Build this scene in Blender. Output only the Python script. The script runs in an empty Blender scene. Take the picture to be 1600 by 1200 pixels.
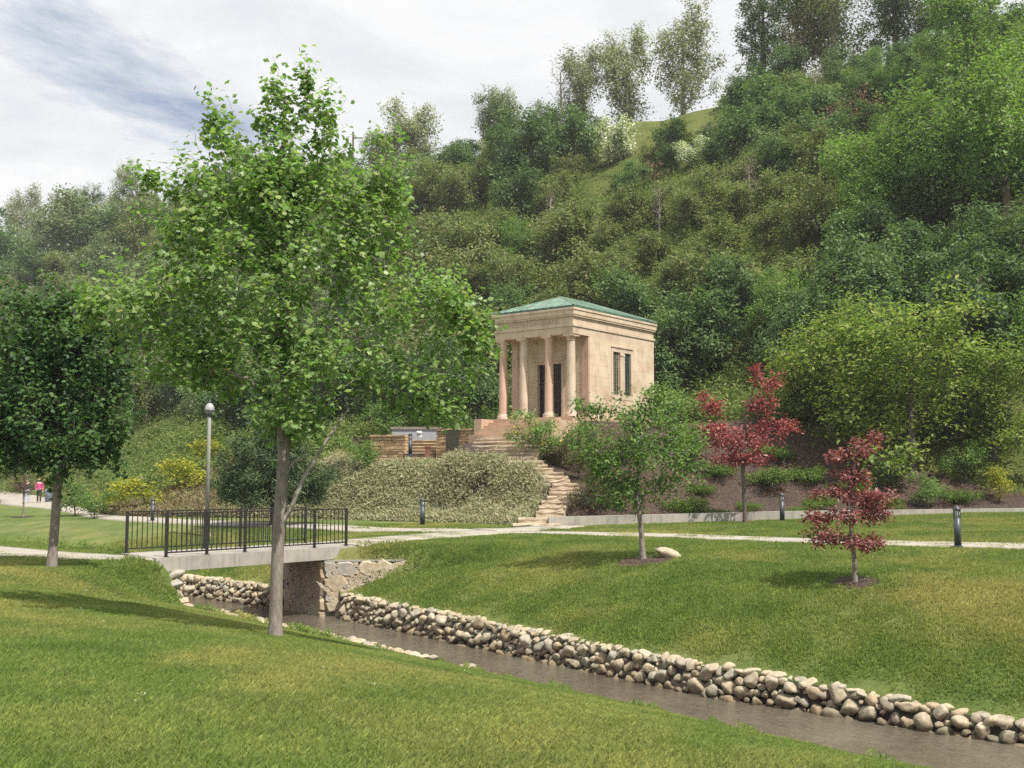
import bpy, bmesh, math, random
import numpy as np
from mathutils import Vector, Matrix

# ------------------------------------------------------------------ camera, sky, sun
scene = bpy.context.scene
COL = scene.collection
FPX, PITCH, CAMZ = 1732.0, math.radians(4.95), 1.8
cam_d = bpy.data.cameras.new('camera'); cam_d.sensor_width = 36; cam_d.lens = 36*FPX/1600
cam_d.clip_start = 0.1; cam_d.clip_end = 3000
cam = bpy.data.objects.new('camera', cam_d); COL.objects.link(cam)
cam.location = (0, 0, CAMZ); cam.rotation_euler = (math.pi/2+PITCH, 0, 0)
scene.camera = cam

SUN_EL = math.radians(58); SX, SY = .68, -.73
world = bpy.data.worlds.new('World'); scene.world = world; world.use_nodes = True
def build_world():
    nt = world.node_tree; N = nt.nodes; L = nt.links; N.clear()
    out = N.new('ShaderNodeOutputWorld'); bg = N.new('ShaderNodeBackground'); bg.inputs[1].default_value = .088
    sky = N.new('ShaderNodeTexSky'); sky.sky_type = 'NISHITA'; sky.sun_disc = False
    sky.sun_elevation = SUN_EL; sky.sun_rotation = math.atan2(SX, SY); sky.altitude = 1300
    tc = N.new('ShaderNodeTexCoord'); sep = N.new('ShaderNodeSeparateXYZ'); L.new(tc.outputs['Generated'], sep.inputs[0])
    def m(op, a, b=None):
        n = N.new('ShaderNodeMath'); n.operation = op
        for i, v in enumerate((a, b)):
            if v is None: continue
            if isinstance(v, (int, float)): n.inputs[i].default_value = v
            else: L.new(v, n.inputs[i])
        return n.outputs[0]
    zz = m('ADD', m('MAXIMUM', sep.outputs[2], 0.0), .22)
    cmb = N.new('ShaderNodeCombineXYZ'); L.new(m('DIVIDE', sep.outputs[0], zz), cmb.inputs[0]); L.new(m('DIVIDE', sep.outputs[1], zz), cmb.inputs[1])
    def noise(scale, detail, off, rough=.55):
        mp = N.new('ShaderNodeMapping'); mp.inputs['Location'].default_value = off; L.new(cmb.outputs[0], mp.inputs[0])
        n = N.new('ShaderNodeTexNoise'); n.inputs['Scale'].default_value = scale; n.inputs['Detail'].default_value = detail
        n.inputs['Roughness'].default_value = rough; n.inputs['Distortion'].default_value = .35
        L.new(mp.outputs[0], n.inputs[0]); return n.outputs['Fac']
    def ramp(f, p0, c0, p1, c1):
        r = N.new('ShaderNodeValToRGB'); r.color_ramp.elements[0].position = p0; r.color_ramp.elements[0].color = c0
        r.color_ramp.elements[1].position = p1; r.color_ramp.elements[1].color = c1; L.new(f, r.inputs[0]); return r.outputs[0]
    cover = ramp(noise(1.15, 9, CLOUD_OFF, .64), .27, (.05, .05, .05, 1), .40, (1, 1, 1, 1))
    shade = ramp(noise(2.4, 8, (7.3, 2.1, 0), .6), .34, (5.9, 6.1, 6.5, 1), .58, (7.5, 7.55, 7.6, 1))
    mx = N.new('ShaderNodeMix'); mx.data_type = 'RGBA'; L.new(cover, mx.inputs[0]); L.new(sky.outputs[0], mx.inputs[6]); L.new(shade, mx.inputs[7])
    L.new(mx.outputs[2], bg.inputs[0]); L.new(bg.outputs[0], out.inputs[0])
CLOUD_OFF = (4.18, 5.65, 0)
build_world()
sun_d = bpy.data.lights.new('sun', 'SUN'); sun_d.energy = 4.7; sun_d.angle = math.radians(.6); sun_d.color = (1, .955, .88)
sun = bpy.data.objects.new('sun', sun_d); COL.objects.link(sun)
sv = Vector((SX, SY, 0)).normalized()*math.cos(SUN_EL) + Vector((0, 0, math.sin(SUN_EL)))
sun.rotation_euler = sv.to_track_quat('Z', 'Y').to_euler(); sun.location = (20, -20, 40)
vs = scene.view_settings; vs.view_transform = 'Standard'; vs.look = 'None'; vs.exposure = 0.55; vs.gamma = 1; vs.use_curve_mapping = False
cy = scene.cycles; cy.max_bounces = 6; cy.diffuse_bounces = 3; cy.glossy_bounces = 3; cy.transmission_bounces = 4; cy.transparent_max_bounces = 4
cy.caustics_reflective = False; cy.caustics_refractive = False; cy.use_denoising = False; cy.denoiser = 'OPENIMAGEDENOISE'; cy.denoising_input_passes = 'RGB_ALBEDO_NORMAL'; cy.denoising_prefilter = 'ACCURATE'

# ------------------------------------------------------------------ helpers
rng = np.random.default_rng(11); random.seed(5)
def smooth(e0, e1, x):
    t = np.clip((np.asarray(x, float)-e0)/(e1-e0), 0, 1); return t*t*(3-2*t)

def mesh_np(name, V, F, mats=None, smooth_sh=False, fm=None):
    """F: int array (n,3|4) or list of tuples"""
    me = bpy.data.meshes.new(name); V = np.asarray(V, np.float32)
    if isinstance(F, np.ndarray):
        n, k = F.shape
        me.vertices.add(len(V)); me.vertices.foreach_set('co', V.ravel())
        me.loops.add(n*k); me.loops.foreach_set('vertex_index', F.astype(np.int32).ravel())
        me.polygons.add(n); me.polygons.foreach_set('loop_start', np.arange(0, n*k, k, dtype=np.int32))
        me.polygons.foreach_set('loop_total', np.full(n, k, np.int32))
    else:
        me.from_pydata([tuple(map(float, v)) for v in V], [], F)
    for m in (mats if isinstance(mats, (list, tuple)) else [mats] if mats else []): me.materials.append(m)
    if fm is not None: me.polygons.foreach_set('material_index', np.asarray(fm, np.int32))
    me.update(calc_edges=True); me.validate()
    if smooth_sh: me.polygons.foreach_set('use_smooth', np.ones(len(me.polygons), bool))
    return me
def link(name, me, parent=None, loc=None, rot=None, scale=None):
    o = bpy.data.objects.new(name, me); COL.objects.link(o)
    if parent: o.parent = parent
    if loc is not None: o.location = loc
    if rot is not None: o.rotation_euler = rot
    if scale is not None: o.scale = scale
    return o
def obj(name, V, F, mat, parent=None, smooth_sh=False, **k):
    return link(name, mesh_np(name, V, F, mat, smooth_sh), parent, **k)
def tag(o, label=None, cat=None, group=None, kind=None):
    if label: o['label'] = label
    if cat: o['category'] = cat
    if group: o['group'] = group
    if kind: o['kind'] = kind
    return o
def thing(name, label, cat, loc=(0, 0, 0), rz=0, group=None):
    o = link(name, None, loc=loc, rot=(0, 0, rz)); o.empty_display_size = .2
    return tag(o, label, cat, group)
def copy_tree(o, parent=None):
    c = o.copy(); COL.objects.link(c); c.parent = parent
    for ch in list(o.children): copy_tree(ch, c)
    return c

class MB:
    def __init__(s): s.V = []; s.F = []
    def add(s, V, F):
        n = len(s.V); s.V += [tuple(v) for v in V]; s.F += [tuple(i+n for i in f) for f in F]; return s
    def box(s, x0, x1, y0, y1, z0, z1):
        return s.add([(x0,y0,z0),(x1,y0,z0),(x1,y1,z0),(x0,y1,z0),(x0,y0,z1),(x1,y0,z1),(x1,y1,z1),(x0,y1,z1)],
                     [(0,3,2,1),(4,5,6,7),(0,1,5,4),(1,2,6,5),(2,3,7,6),(3,0,4,7)])
    def lathe(s, prof, n=16, c=(0, 0)):
        V = []; F = []; k = len(prof)
        for i in range(n):
            t = 2*math.pi*i/n
            V += [(c[0]+r*math.cos(t), c[1]+r*math.sin(t), z) for r, z in prof]
        for i in range(n):
            j = (i+1) % n
            for q in range(k-1): F.append((i*k+q, j*k+q, j*k+q+1, i*k+q+1))
        F.append(tuple(i*k for i in reversed(range(n)))); F.append(tuple(i*k+k-1 for i in range(n)))
        return s.add(V, F)
    def build(s, name, mat, parent=None, sm=False, **k): return obj(name, s.V, s.F, mat, parent, sm, **k)

def tube(P, R, n=6):
    """tapered tube along a polyline; returns V, quads"""
    P = np.asarray(P, float); R = np.asarray(R, float); k = len(P)
    T = np.gradient(P, axis=0); T /= np.linalg.norm(T, axis=1)[:, None]+1e-9
    ref = np.array([1, 0, 0.]) if abs(T[0][0]) < .8 else np.array([0, 1., 0])
    U = np.cross(T[0], ref); U /= np.linalg.norm(U); V = []
    ang = 2*np.pi*np.arange(n)/n
    for i in range(k):
        U = U-T[i]*np.dot(U, T[i]); U /= np.linalg.norm(U)+1e-9; W = np.cross(T[i], U)
        V.append(P[i]+R[i]*(np.cos(ang)[:, None]*U+np.sin(ang)[:, None]*W))
    V = np.concatenate(V); i = np.arange(k-1)[:, None]*n; j = np.arange(n)[None]; j2 = (j+1) % n
    F = np.stack([i+j, i+j2, i+n+j2, i+n+j], -1).reshape(-1, 4)
    return V, F
def join_np(parts):
    V = []; F = []; n = 0
    for v, f in parts: V.append(v); F.append(f+n); n += len(v)
    return np.concatenate(V), np.concatenate(F)

# pixel of the 1600x1200 photograph -> point at ground distance Y
cp, sp = math.cos(PITCH), math.sin(PITCH)
def ray(px, py):
    u, v = (px-800)/FPX, (600-py)/FPX
    return np.array([u, cp-v*sp, sp+v*cp])
def at(px, py, Y):
    d = ray(px, py); t = Y/d[1]; return np.array([0, 0, CAMZ])+d*t
def proj(x, y, z):
    z = z-CAMZ; dep = y*cp+z*sp; return 800+FPX*x/dep, 600-FPX*(-y*sp+z*cp)/dep

# ------------------------------------------------------------------ materials
def mat_new(name):
    m = bpy.data.materials.new(name); m.use_nodes = True; nt = m.node_tree; nt.nodes.clear()
    out = nt.nodes.new('ShaderNodeOutputMaterial'); b = nt.nodes.new('ShaderNodeBsdfPrincipled')
    nt.links.new(b.outputs[0], out.inputs[0]); return m, nt, b, out
def nd(nt, t, **k):
    n = nt.nodes.new(t)
    for a, v in k.items(): setattr(n, a, v)
    return n
def noise_n(nt, vec, scale, detail=4, rough=.55, dist=0):
    n = nd(nt, 'ShaderNodeTexNoise'); n.inputs['Scale'].default_value = scale; n.inputs['Detail'].default_value = detail
    n.inputs['Roughness'].default_value = rough; n.inputs['Distortion'].default_value = dist
    if vec is not None: nt.links.new(vec, n.inputs['Vector'])
    return n.outputs['Fac']
def ramp_n(nt, fac, stops):
    r = nd(nt, 'ShaderNodeValToRGB'); e = r.color_ramp.elements
    while len(e) < len(stops): e.new(.5)
    for i, (p, c) in enumerate(stops): e[i].position = p; e[i].color = (*c, 1)
    nt.links.new(fac, r.inputs[0]); return r.outputs[0]
def mix_n(nt, fac, a, b, mode='MIX'):
    m = nd(nt, 'ShaderNodeMix', data_type='RGBA', blend_type=mode)
    for i, v in ((0, fac), (6, a), (7, b)):
        if isinstance(v, (int, float)): m.inputs[i].default_value = v
        elif isinstance(v, tuple): m.inputs[i].default_value = (*v, 1)
        else: nt.links.new(v, m.inputs[i])
    return m.outputs[2]
def bump_n(nt, b, h, strength=.4, dist=.02):
    n = nd(nt, 'ShaderNodeBump'); n.inputs['Strength'].default_value = strength; n.inputs['Distance'].default_value = dist
    nt.links.new(h, n.inputs['Height']); nt.links.new(n.outputs[0], b.inputs['Normal'])
def math_n(nt, op, a, b=0.0):
    n = nd(nt, 'ShaderNodeMath', operation=op)
    for i, v in enumerate((a, b)):
        if isinstance(v, (int, float)): n.inputs[i].default_value = v
        else: nt.links.new(v, n.inputs[i])
    return n.outputs[0]
def pos_n(nt): return nd(nt, 'ShaderNodeNewGeometry').outputs['Position']
def objrand(nt): return nd(nt, 'ShaderNodeObjectInfo').outputs['Random']

def simple(name, c, rough=.6, metal=0, var=.12, scale=6, bump=0.0, bscale=40):
    m, nt, b, o = mat_new(name); P = nd(nt, 'ShaderNodeTexCoord').outputs['Object']
    lo = tuple(x*(1-var) for x in c); hi = tuple(min(1, x*(1+var)) for x in c)
    nt.links.new(ramp_n(nt, noise_n(nt, P, scale, 6), [(.3, lo), (.7, hi)]), b.inputs['Base Color'])
    b.inputs['Roughness'].default_value = rough; b.inputs['Metallic'].default_value = metal
    if bump: bump_n(nt, b, noise_n(nt, P, bscale, 5), bump, .02)
    return m

def leaf_mat(name, cols, trans=.35, spec=.25, rough=.5, objvar=.25, noise_s=.9, noise_amt=.35, gain=1.75, tint=(1.05, 1.3, .6)):
    """per leaf (island) colour spread, clump noise, translucency"""
    m, nt, b, out = mat_new(name)
    g = nd(nt, 'ShaderNodeNewGeometry')
    st = [(i/(len(cols)-1) if len(cols) > 1 else 0, tuple(v*gain for v in c)) for i, c in enumerate(cols)]
    c0 = ramp_n(nt, g.outputs['Random Per Island'], st)
    n = noise_n(nt, nd(nt, 'ShaderNodeTexCoord').outputs['Object'], noise_s, 3)
    k = math_n(nt, 'ADD', math_n(nt, 'MULTIPLY', math_n(nt, 'SUBTRACT', n, .5), noise_amt*2.4), 1.0)
    k = math_n(nt, 'MULTIPLY', k, math_n(nt, 'ADD', math_n(nt, 'MULTIPLY', math_n(nt, 'SUBTRACT', objrand(nt), .5), objvar*2), 1.0))
    cc = nd(nt, 'ShaderNodeVectorMath', operation='SCALE'); nt.links.new(c0, cc.inputs[0]); nt.links.new(k, cc.inputs['Scale'])
    nt.links.new(cc.outputs[0], b.inputs['Base Color']); b.inputs['Roughness'].default_value = rough
    b.inputs['Specular IOR Level'].default_value = spec
    tr = nd(nt, 'ShaderNodeBsdfTranslucent')
    tc = nd(nt, 'ShaderNodeVectorMath', operation='MULTIPLY'); nt.links.new(cc.outputs[0], tc.inputs[0]); tc.inputs[1].default_value = tint
    nt.links.new(tc.outputs[0], tr.inputs[0])
    mx = nd(nt, 'ShaderNodeMixShader'); mx.inputs[0].default_value = trans
    nt.links.new(b.outputs[0], mx.inputs[1]); nt.links.new(tr.outputs[0], mx.inputs[2]); nt.links.new(mx.outputs[0], out.inputs[0])
    return m

def bark_mat(name, c, scale=18):
    m, nt, b, o = mat_new(name); P = nd(nt, 'ShaderNodeTexCoord').outputs['Object']
    mp = nd(nt, 'ShaderNodeMapping'); mp.inputs['Scale'].default_value = (1, 1, .3); nt.links.new(P, mp.inputs[0])
    f = noise_n(nt, mp.outputs[0], scale, 7, .65)
    nt.links.new(ramp_n(nt, f, [(.3, tuple(x*.55 for x in c)), (.55, c), (.75, tuple(min(1, x*1.45) for x in c))]), b.inputs['Base Color'])
    b.inputs['Roughness'].default_value = .9; bump_n(nt, b, f, .7, .03); return m

def stone_mat(name, stops, scale=5, bump=.5, wet=None, island=False):
    """one colour per stone object, mottled"""
    m, nt, b, o = mat_new(name); P = nd(nt, 'ShaderNodeTexCoord').outputs['Object']
    c0 = ramp_n(nt, nd(nt, 'ShaderNodeNewGeometry').outputs['Random Per Island'] if island else objrand(nt), stops); f = noise_n(nt, pos_n(nt) if island else P, scale, 6, .65)
    c1 = mix_n(nt, 1.0, c0, ramp_n(nt, f, [(.3, (.62, .6, .56)), (.6, (1.05, 1.03, 1)), (.8, (1.2, 1.18, 1.12))]), 'MULTIPLY')
    r = .85
    if wet is not None:
        sepz = nd(nt, 'ShaderNodeSeparateXYZ'); nt.links.new(pos_n(nt), sepz.inputs[0])
        zz = math_n(nt, 'ADD', sepz.outputs[2], math_n(nt, 'MULTIPLY', f, .1))
        k = ramp_n(nt, math_n(nt, 'MULTIPLY', math_n(nt, 'SUBTRACT', zz, wet), 5.0), [(0, (.42, .38, .32)), (1, (1, 1, 1))])
        c1 = mix_n(nt, 1.0, c1, k, 'MULTIPLY')
    nt.links.new(c1, b.inputs['Base Color']); b.inputs['Roughness'].default_value = r
    bump_n(nt, b, noise_n(nt, P, scale*3.5, 6, .7), bump, .03); return m

def lawn_color(nt):
    P = pos_n(nt)
    big = noise_n(nt, P, .16, 4, .6, .6); mid = noise_n(nt, P, .75, 5, .62, .4); fine = noise_n(nt, P, 9, 4, .7)
    c = ramp_n(nt, mid, [(.25, (.125, .195, .050)), (.48, (.190, .262, .072)), (.66, (.260, .315, .098)), (.85, (.36, .375, .145))])
    c = mix_n(nt, ramp_n(nt, big, [(.48, (0, 0, 0)), (.68, (.85, .85, .85))]), c, (.42, .39, .155))
    return mix_n(nt, .45, c, ramp_n(nt, fine, [(.25, (.7, .75, .65)), (.7, (1.35, 1.3, 1.2))]), 'MULTIPLY'), fine
def mk_lawn():
    m, nt, b, o = mat_new('lawn'); c, f = lawn_color(nt); c = mix_n(nt, 1.0, c, (.60, .58, .62), 'MULTIPLY'); nt.links.new(c, b.inputs['Base Color'])  # base tone darkened for thatch, with shade between the blades put into the colour
    b.inputs['Roughness'].default_value = .95; b.inputs['Specular IOR Level'].default_value = .1
    bump_n(nt, b, noise_n(nt, pos_n(nt), 22, 5, .7), .9, .06); return m
def mk_blade():
    m, nt, b, out = mat_new('grass_blade'); c, f = lawn_color(nt)
    g = nd(nt, 'ShaderNodeNewGeometry')
    v = ramp_n(nt, g.outputs['Random Per Island'], [(0, (.75, .8, .7)), (.7, (1.2, 1.2, 1.05)), (.95, (1.5, 1.35, 1.2)), (1, (2.0, 1.7, 1.5))])
    c = mix_n(nt, 1.0, c, v, 'MULTIPLY'); nt.links.new(c, b.inputs['Base Color']); b.inputs['Roughness'].default_value = .6
    b.inputs['Specular IOR Level'].default_value = .2
    tr = nd(nt, 'ShaderNodeBsdfTranslucent'); nt.links.new(c, tr.inputs[0])
    mx = nd(nt, 'ShaderNodeMixShader'); mx.inputs[0].default_value = .45
    nt.links.new(b.outputs[0], mx.inputs[1]); nt.links.new(tr.outputs[0], mx.inputs[2]); nt.links.new(mx.outputs[0], out.inputs[0]); return m
def mk_mulch():
    m, nt, b, o = mat_new('mulch'); P = pos_n(nt); v = nd(nt, 'ShaderNodeTexVoronoi'); v.inputs['Scale'].default_value = 22; nt.links.new(P, v.inputs['Vector'])
    c = ramp_n(nt, v.outputs['Color'], [(.2, (.028, .017, .011)), (.55, (.062, .037, .025)), (.85, (.10, .064, .045)), (1, (.2, .16, .12))])
    c = mix_n(nt, .6, c, ramp_n(nt, noise_n(nt, P, .8, 5), [(.3, (.7, .7, .7)), (.7, (1.3, 1.2, 1.1))]), 'MULTIPLY')
    nt.links.new(c, b.inputs['Base Color']); b.inputs['Roughness'].default_value = .95; bump_n(nt, b, v.outputs['Distance'], .8, .05); return m
def mk_hill():
    m, nt, b, o = mat_new('hillside'); P = pos_n(nt)
    c = ramp_n(nt, noise_n(nt, P, .22, 6, .65), [(.3, (.075, .10, .03)), (.5, (.14, .165, .05)), (.68, (.20, .205, .075)), (.8, (.25, .215, .11))])
    c = mix_n(nt, .6, c, ramp_n(nt, noise_n(nt, P, 3, 6, .75), [(.3, (.55, .6, .5)), (.7, (1.3, 1.25, 1.2))]), 'MULTIPLY')
    nt.links.new(c, b.inputs['Base Color']); b.inputs['Roughness'].default_value = 1; b.inputs['Specular IOR Level'].default_value = .05
    bump_n(nt, b, noise_n(nt, P, 4, 6, .75), 1, .3); return m
def mk_concrete(name='concrete', c=(.34, .32, .275)):
    m, nt, b, o = mat_new(name); P = pos_n(nt)
    f = noise_n(nt, P, 1.1, 8, .65, .3)
    col = ramp_n(nt, f, [(.3, tuple(x*.72 for x in c)), (.5, c), (.72, tuple(x*1.18 for x in c))])
    mp = nd(nt, 'ShaderNodeMapping'); mp.inputs['Scale'].default_value = (5, 5, .6); nt.links.new(P, mp.inputs[0])
    col = mix_n(nt, .55, col, ramp_n(nt, noise_n(nt, mp.outputs[0], 1.6, 5), [(.32, (.62, .6, .56)), (.55, (1, 1, 1))]), 'MULTIPLY')
    nt.links.new(col, b.inputs['Base Color']); b.inputs['Roughness'].default_value = .88; bump_n(nt, b, noise_n(nt, P, 60, 5), .25, .01); return m
def mk_water():
    m, nt, b, o = mat_new('creek_water'); P = pos_n(nt)
    mp = nd(nt, 'ShaderNodeMapping'); mp.inputs['Rotation'].default_value = (0, 0, math.radians(51)); mp.inputs['Scale'].default_value = (1, .45, 1); nt.links.new(P, mp.inputs[0])
    f = noise_n(nt, mp.outputs[0], .9, 4); nt.links.new(ramp_n(nt, f, [(.3, (.085, .072, .052)), (.7, (.150, .128, .095))]), b.inputs['Base Color'])
    b.inputs['Roughness'].default_value = .07; b.inputs['IOR'].default_value = 1.33
    h = math_n(nt, 'ADD', noise_n(nt, mp.outputs[0], 5, 4, .6, .8), math_n(nt, 'MULTIPLY', noise_n(nt, mp.outputs[0], 17, 3, .6, .5), .5))
    bump_n(nt, b, h, .55, .06); return m
def mk_temple_stone(name, stops, amt=.8):
    m, nt, b, o = mat_new(name); P = pos_n(nt)
    c0 = ramp_n(nt, objrand(nt), stops); f = noise_n(nt, P, 1.3, 8, .6, .5)
    c = mix_n(nt, amt, c0, ramp_n(nt, f, [(.32, (.74, .66, .58)), (.52, (1, 1, 1)), (.75, (1.1, 1.06, .98))]), 'MULTIPLY')
    mp = nd(nt, 'ShaderNodeMapping'); mp.inputs['Scale'].default_value = (4, 4, .5); nt.links.new(P, mp.inputs[0])
    c = mix_n(nt, .5, c, ramp_n(nt, noise_n(nt, mp.outputs[0], 1.5, 6, .7), [(.3, (.66, .58, .5)), (.5, (1, 1, 1))]), 'MULTIPLY')
    nt.links.new(c, b.inputs['Base Color']); b.inputs['Roughness'].default_value = .82; bump_n(nt, b, noise_n(nt, P, 25, 6), .2, .01); return m
M = dict(
    lawn=mk_lawn(), blade=mk_blade(), mulch=mk_mulch(), hill=mk_hill(), conc=mk_concrete(), path=mk_concrete('path_concrete', (.35, .32, .265)), water=mk_water(),
    soil=simple('dark_soil', (.05, .041, .028), .95, var=.4, scale=5, bump=.6), bed=simple('stream_bed', (.06, .05, .035), .9, var=.4),
    rail=simple('black_paint', (.018, .016, .014), .45, var=.3, scale=12), bollard=simple('bollard_paint_sky_tint', (.042, .052, .062), .42, var=.25, scale=9),  # bollards: blue of the reflected sky mixed into the dark base colour
    lens=simple('frosted_lens', (.62, .64, .62), .35, var=.05), pole=simple('grey_pole', (.33, .33, .31), .55, var=.1), glass=simple('globe_glass', (.34, .345, .33), .2, var=.06),
    roof=simple('patina_copper', (.145, .225, .165), .6, var=.32, scale=1.6), roofdark=simple('patina_edge', (.045, .11, .078), .6, var=.3, scale=4),
    door=simple('bronze_door', (.028, .020, .014), .5, var=.4), win=simple('window_bars', (.05, .075, .065), .4, var=.3),
    plaque=simple('bronze_plaque', (.040, .036, .026), .45, metal=.3, var=.3), greywall=simple('grey_stone', (.33, .34, .36), .8, var=.12), white=simple('white_paint', (.78, .77, .74), .5, var=.05),
    redpost=simple('rust_post', (.20, .075, .045), .7, var=.3), mortar=simple('mortar', (.22, .19, .15), .95, var=.3, scale=8, bump=.5), darkmortar=simple('recessed_mortar', (.10, .085, .065), .95, var=.3, scale=8, bump=.5),
    bin=simple('blue_grey_metal', (.18, .22, .26), .5),
    cobble=stone_mat('cobble', [(0, (.33, .29, .225)), (.25, (.44, .37, .265)), (.45, (.50, .41, .285)), (.6, (.35, .33, .27)), (.75, (.44, .34, .23)), (.88, (.52, .45, .34)), (1, (.27, .245, .20))], 5, .5, wet=-1.90),
    cobblesmall=stone_mat('cobble_small', [(0, (.31, .27, .21)), (.3, (.44, .37, .265)), (.6, (.35, .33, .27)), (.8, (.48, .39, .275)), (1, (.27, .245, .20))], 9, .5, wet=-1.90, island=True),
    rubble=stone_mat('rubble', [(0, (.42, .34, .25)), (.3, (.50, .42, .31)), (.55, (.36, .34, .31)), (.8, (.50, .38, .26)), (1, (.44, .42, .38))], 4, .5),
    tan=stone_mat('tan_sandstone', [(0, (.40, .28, .15)), (.4, (.50, .37, .22)), (.7, (.46, .31, .17)), (1, (.55, .44, .29))], 3, .4),
    flag=stone_mat('flagstone', [(0, (.43, .35, .255)), (.5, (.48, .405, .31)), (1, (.42, .325, .245))], 3, .35),
    boulder=stone_mat('boulder', [(0, (.42, .36, .26)), (1, (.46, .40, .30))], 3, .6),
    block=mk_temple_stone('temple_block', [(0, (.555, .44, .31)), (.3, (.59, .485, .345)), (.55, (.57, .435, .315)), (.8, (.61, .515, .38)), (1, (.555, .42, .30))]),
    trim=mk_temple_stone('temple_trim', [(0, (.53, .425, .315)), (1, (.55, .44, .33))]),
    column=mk_temple_stone('column_stone', [(0, (.56, .46, .36)), (.5, (.57, .43, .335)), (.8, (.55, .37, .275)), (1, (.56, .46, .36))], .6),
    pink=mk_temple_stone('pink_stone', [(0, (.47, .325, .225)), (1, (.50, .36, .26))]),
    letter=simple('incised_letters', (.36, .275, .195), .9),
    bark=bark_mat('grey_bark', (.23, .20, .165)), barkdark=bark_mat('dark_bark', (.11, .085, .065)), barkpale=bark_mat('pale_bark', (.34, .31, .26)),
    skin=simple('skin', (.55, .36, .27), .6, var=.05), pinktop=simple('pink_cloth', (.62, .07, .26), .85), darkcloth=simple('dark_cloth', (.035, .03, .03), .9),
    jeans=simple('pale_denim', (.40, .46, .56), .9), blond=simple('blond_hair', (.55, .38, .16), .6), brownhair=simple('brown_hair', (.06, .04, .025), .6), shoe=simple('shoe', (.05, .04, .04), .7),
)
# ------------------------------------------------------------------ terrain
SQ = .70711; DS = 1/1.25                 # creek frame: a runs downstream, b across (towards the hill)
def AB(x, y): return SQ*(x-y*DS), SQ*(x+y*DS)
def XY(a, b): return SQ*(a+b), SQ*(b-a)/DS
def table(ks, vs, k=60):
    g = np.linspace(-170, 90, 2601); v = np.interp(g, ks, vs); w = np.hanning(15); w /= w.sum()
    v2 = np.convolve(np.pad(v, 7, mode='edge'), w, 'valid'); return lambda a: np.interp(a, g, v2)
Cf = table([-170,-120,-92,-60,-40,-29,-23.2,-21,-15,-8.87,-4.45,2,10,40,90], [0,5,7,9,11.2,13.4,14.05,14.3,14.0,13.76,14.35,15.6,17,22,30])
Nf = table([-170,-120,-60,-40,-29,-22,-19,-4,2,10,40,90], [-4,1,5,7.0,9.2,9.8,9.9,9.9,11.1,12.5,17.5,25])
Gf = table([-170,-110,-76,-62,-52,-44.5,-34.6,-29,-25.5,-23.4,-22.3,-16,-10.6,0,20,60,90], [28,25,22.5,20,18,17.6,21.9,23.3,23.6,23.7,24.0,32,38.9,53,80,140,180])
TA = Vector((2.78, 50.2)); TH = math.radians(38); EF = Vector((-math.cos(TH), math.sin(TH))); ES = Vector((math.sin(TH), math.cos(TH)))
TW, TL, TZ = 4.5, 7.1, 4.67                 # temple width, length, floor height
WATER = -1.98
def edge_top(a): return -1.40 - .10*smooth(-18, -9, a) - .22*smooth(-9, -3, a)
def far_lawn(a, b):
    v = b-Cf(a)
    z = np.interp(v, [0, .8, 2, 4, 7, 10, 17, 23, 40, 80], [-1.36, -1.03, -.6, -.17, .03, .08, .28, .5, .6, .8]) + (edge_top(a)+1.36)*np.exp(-np.maximum(v, 0)/1.5)
    aw = -21.38+.85*np.clip(v-.1, 0, 1.7); W2 = np.where(v < 1.7, .25, .25+2.2*np.minimum((v-1.7), 1.5))
    k = np.where(a > -22.4, 1-smooth(0, 1, (a-aw)/W2), 1-smooth(0, 1, (-23.45-a)/np.maximum(W2, .3)))
    bench = -.13+.033*np.clip(v-.7, 0, 6)
    return z+k*(bench-z)*(1-smooth(6, 9, v))
def near_lawn(a, b):
    w = Nf(a)-b
    z = np.interp(w, [0, 1, 2, 3.4, 5, 7, 10, 15, 40, 90], [-1.30, -1.03, -.76, -.42, -.18, 0, .1, .15, .3, .6])
    A0 = -21.0+1.3*np.minimum(w, 7); Lk = .8+.9*np.minimum(w, 7); k = smooth(0, 1, (A0-a)/Lk)
    return z+k*(-.16+.03*np.minimum(w, 12)-z)
def garden_q(a, b): return (b-Gf(a))*(.97+(.61-.97)*smooth(-24, -20, a))
def hill_s(x, y): return .53*x+.68*y-43.5
STAIR = [(820, 838, 73), (811, 846, 72), (800, 860, 44), (792, 863, 42), (784, 866, 40), (777, 876, 42), (770, 883, 50), (764, 882, 46), (757, 884, 42), (751, 870, 42), (745, 866, 44), (739, 858, 46), (733, 842, 44), (727, 832, 46), (721, 822, 52),
         (715, 806, 60), (709, 796, 74), (703, 790, 110), (697, 790, 118), (691, 792, 116), (685, 794, 112)]
STAIR_Y = np.linspace(40.6, 49.0, len(STAIR))
STEP_P = np.array([at(px, py-1.5, Y) for (py, px, w), Y in zip(STAIR, STAIR_Y)]); STEP_W = np.array([w*Y/FPX/2 for (py, px, w), Y in zip(STAIR, STAIR_Y)])
def lump(x, y): return np.sin(x*.31+1.3*np.sin(y*.17))*np.cos(y*.27+x*.07)
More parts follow.
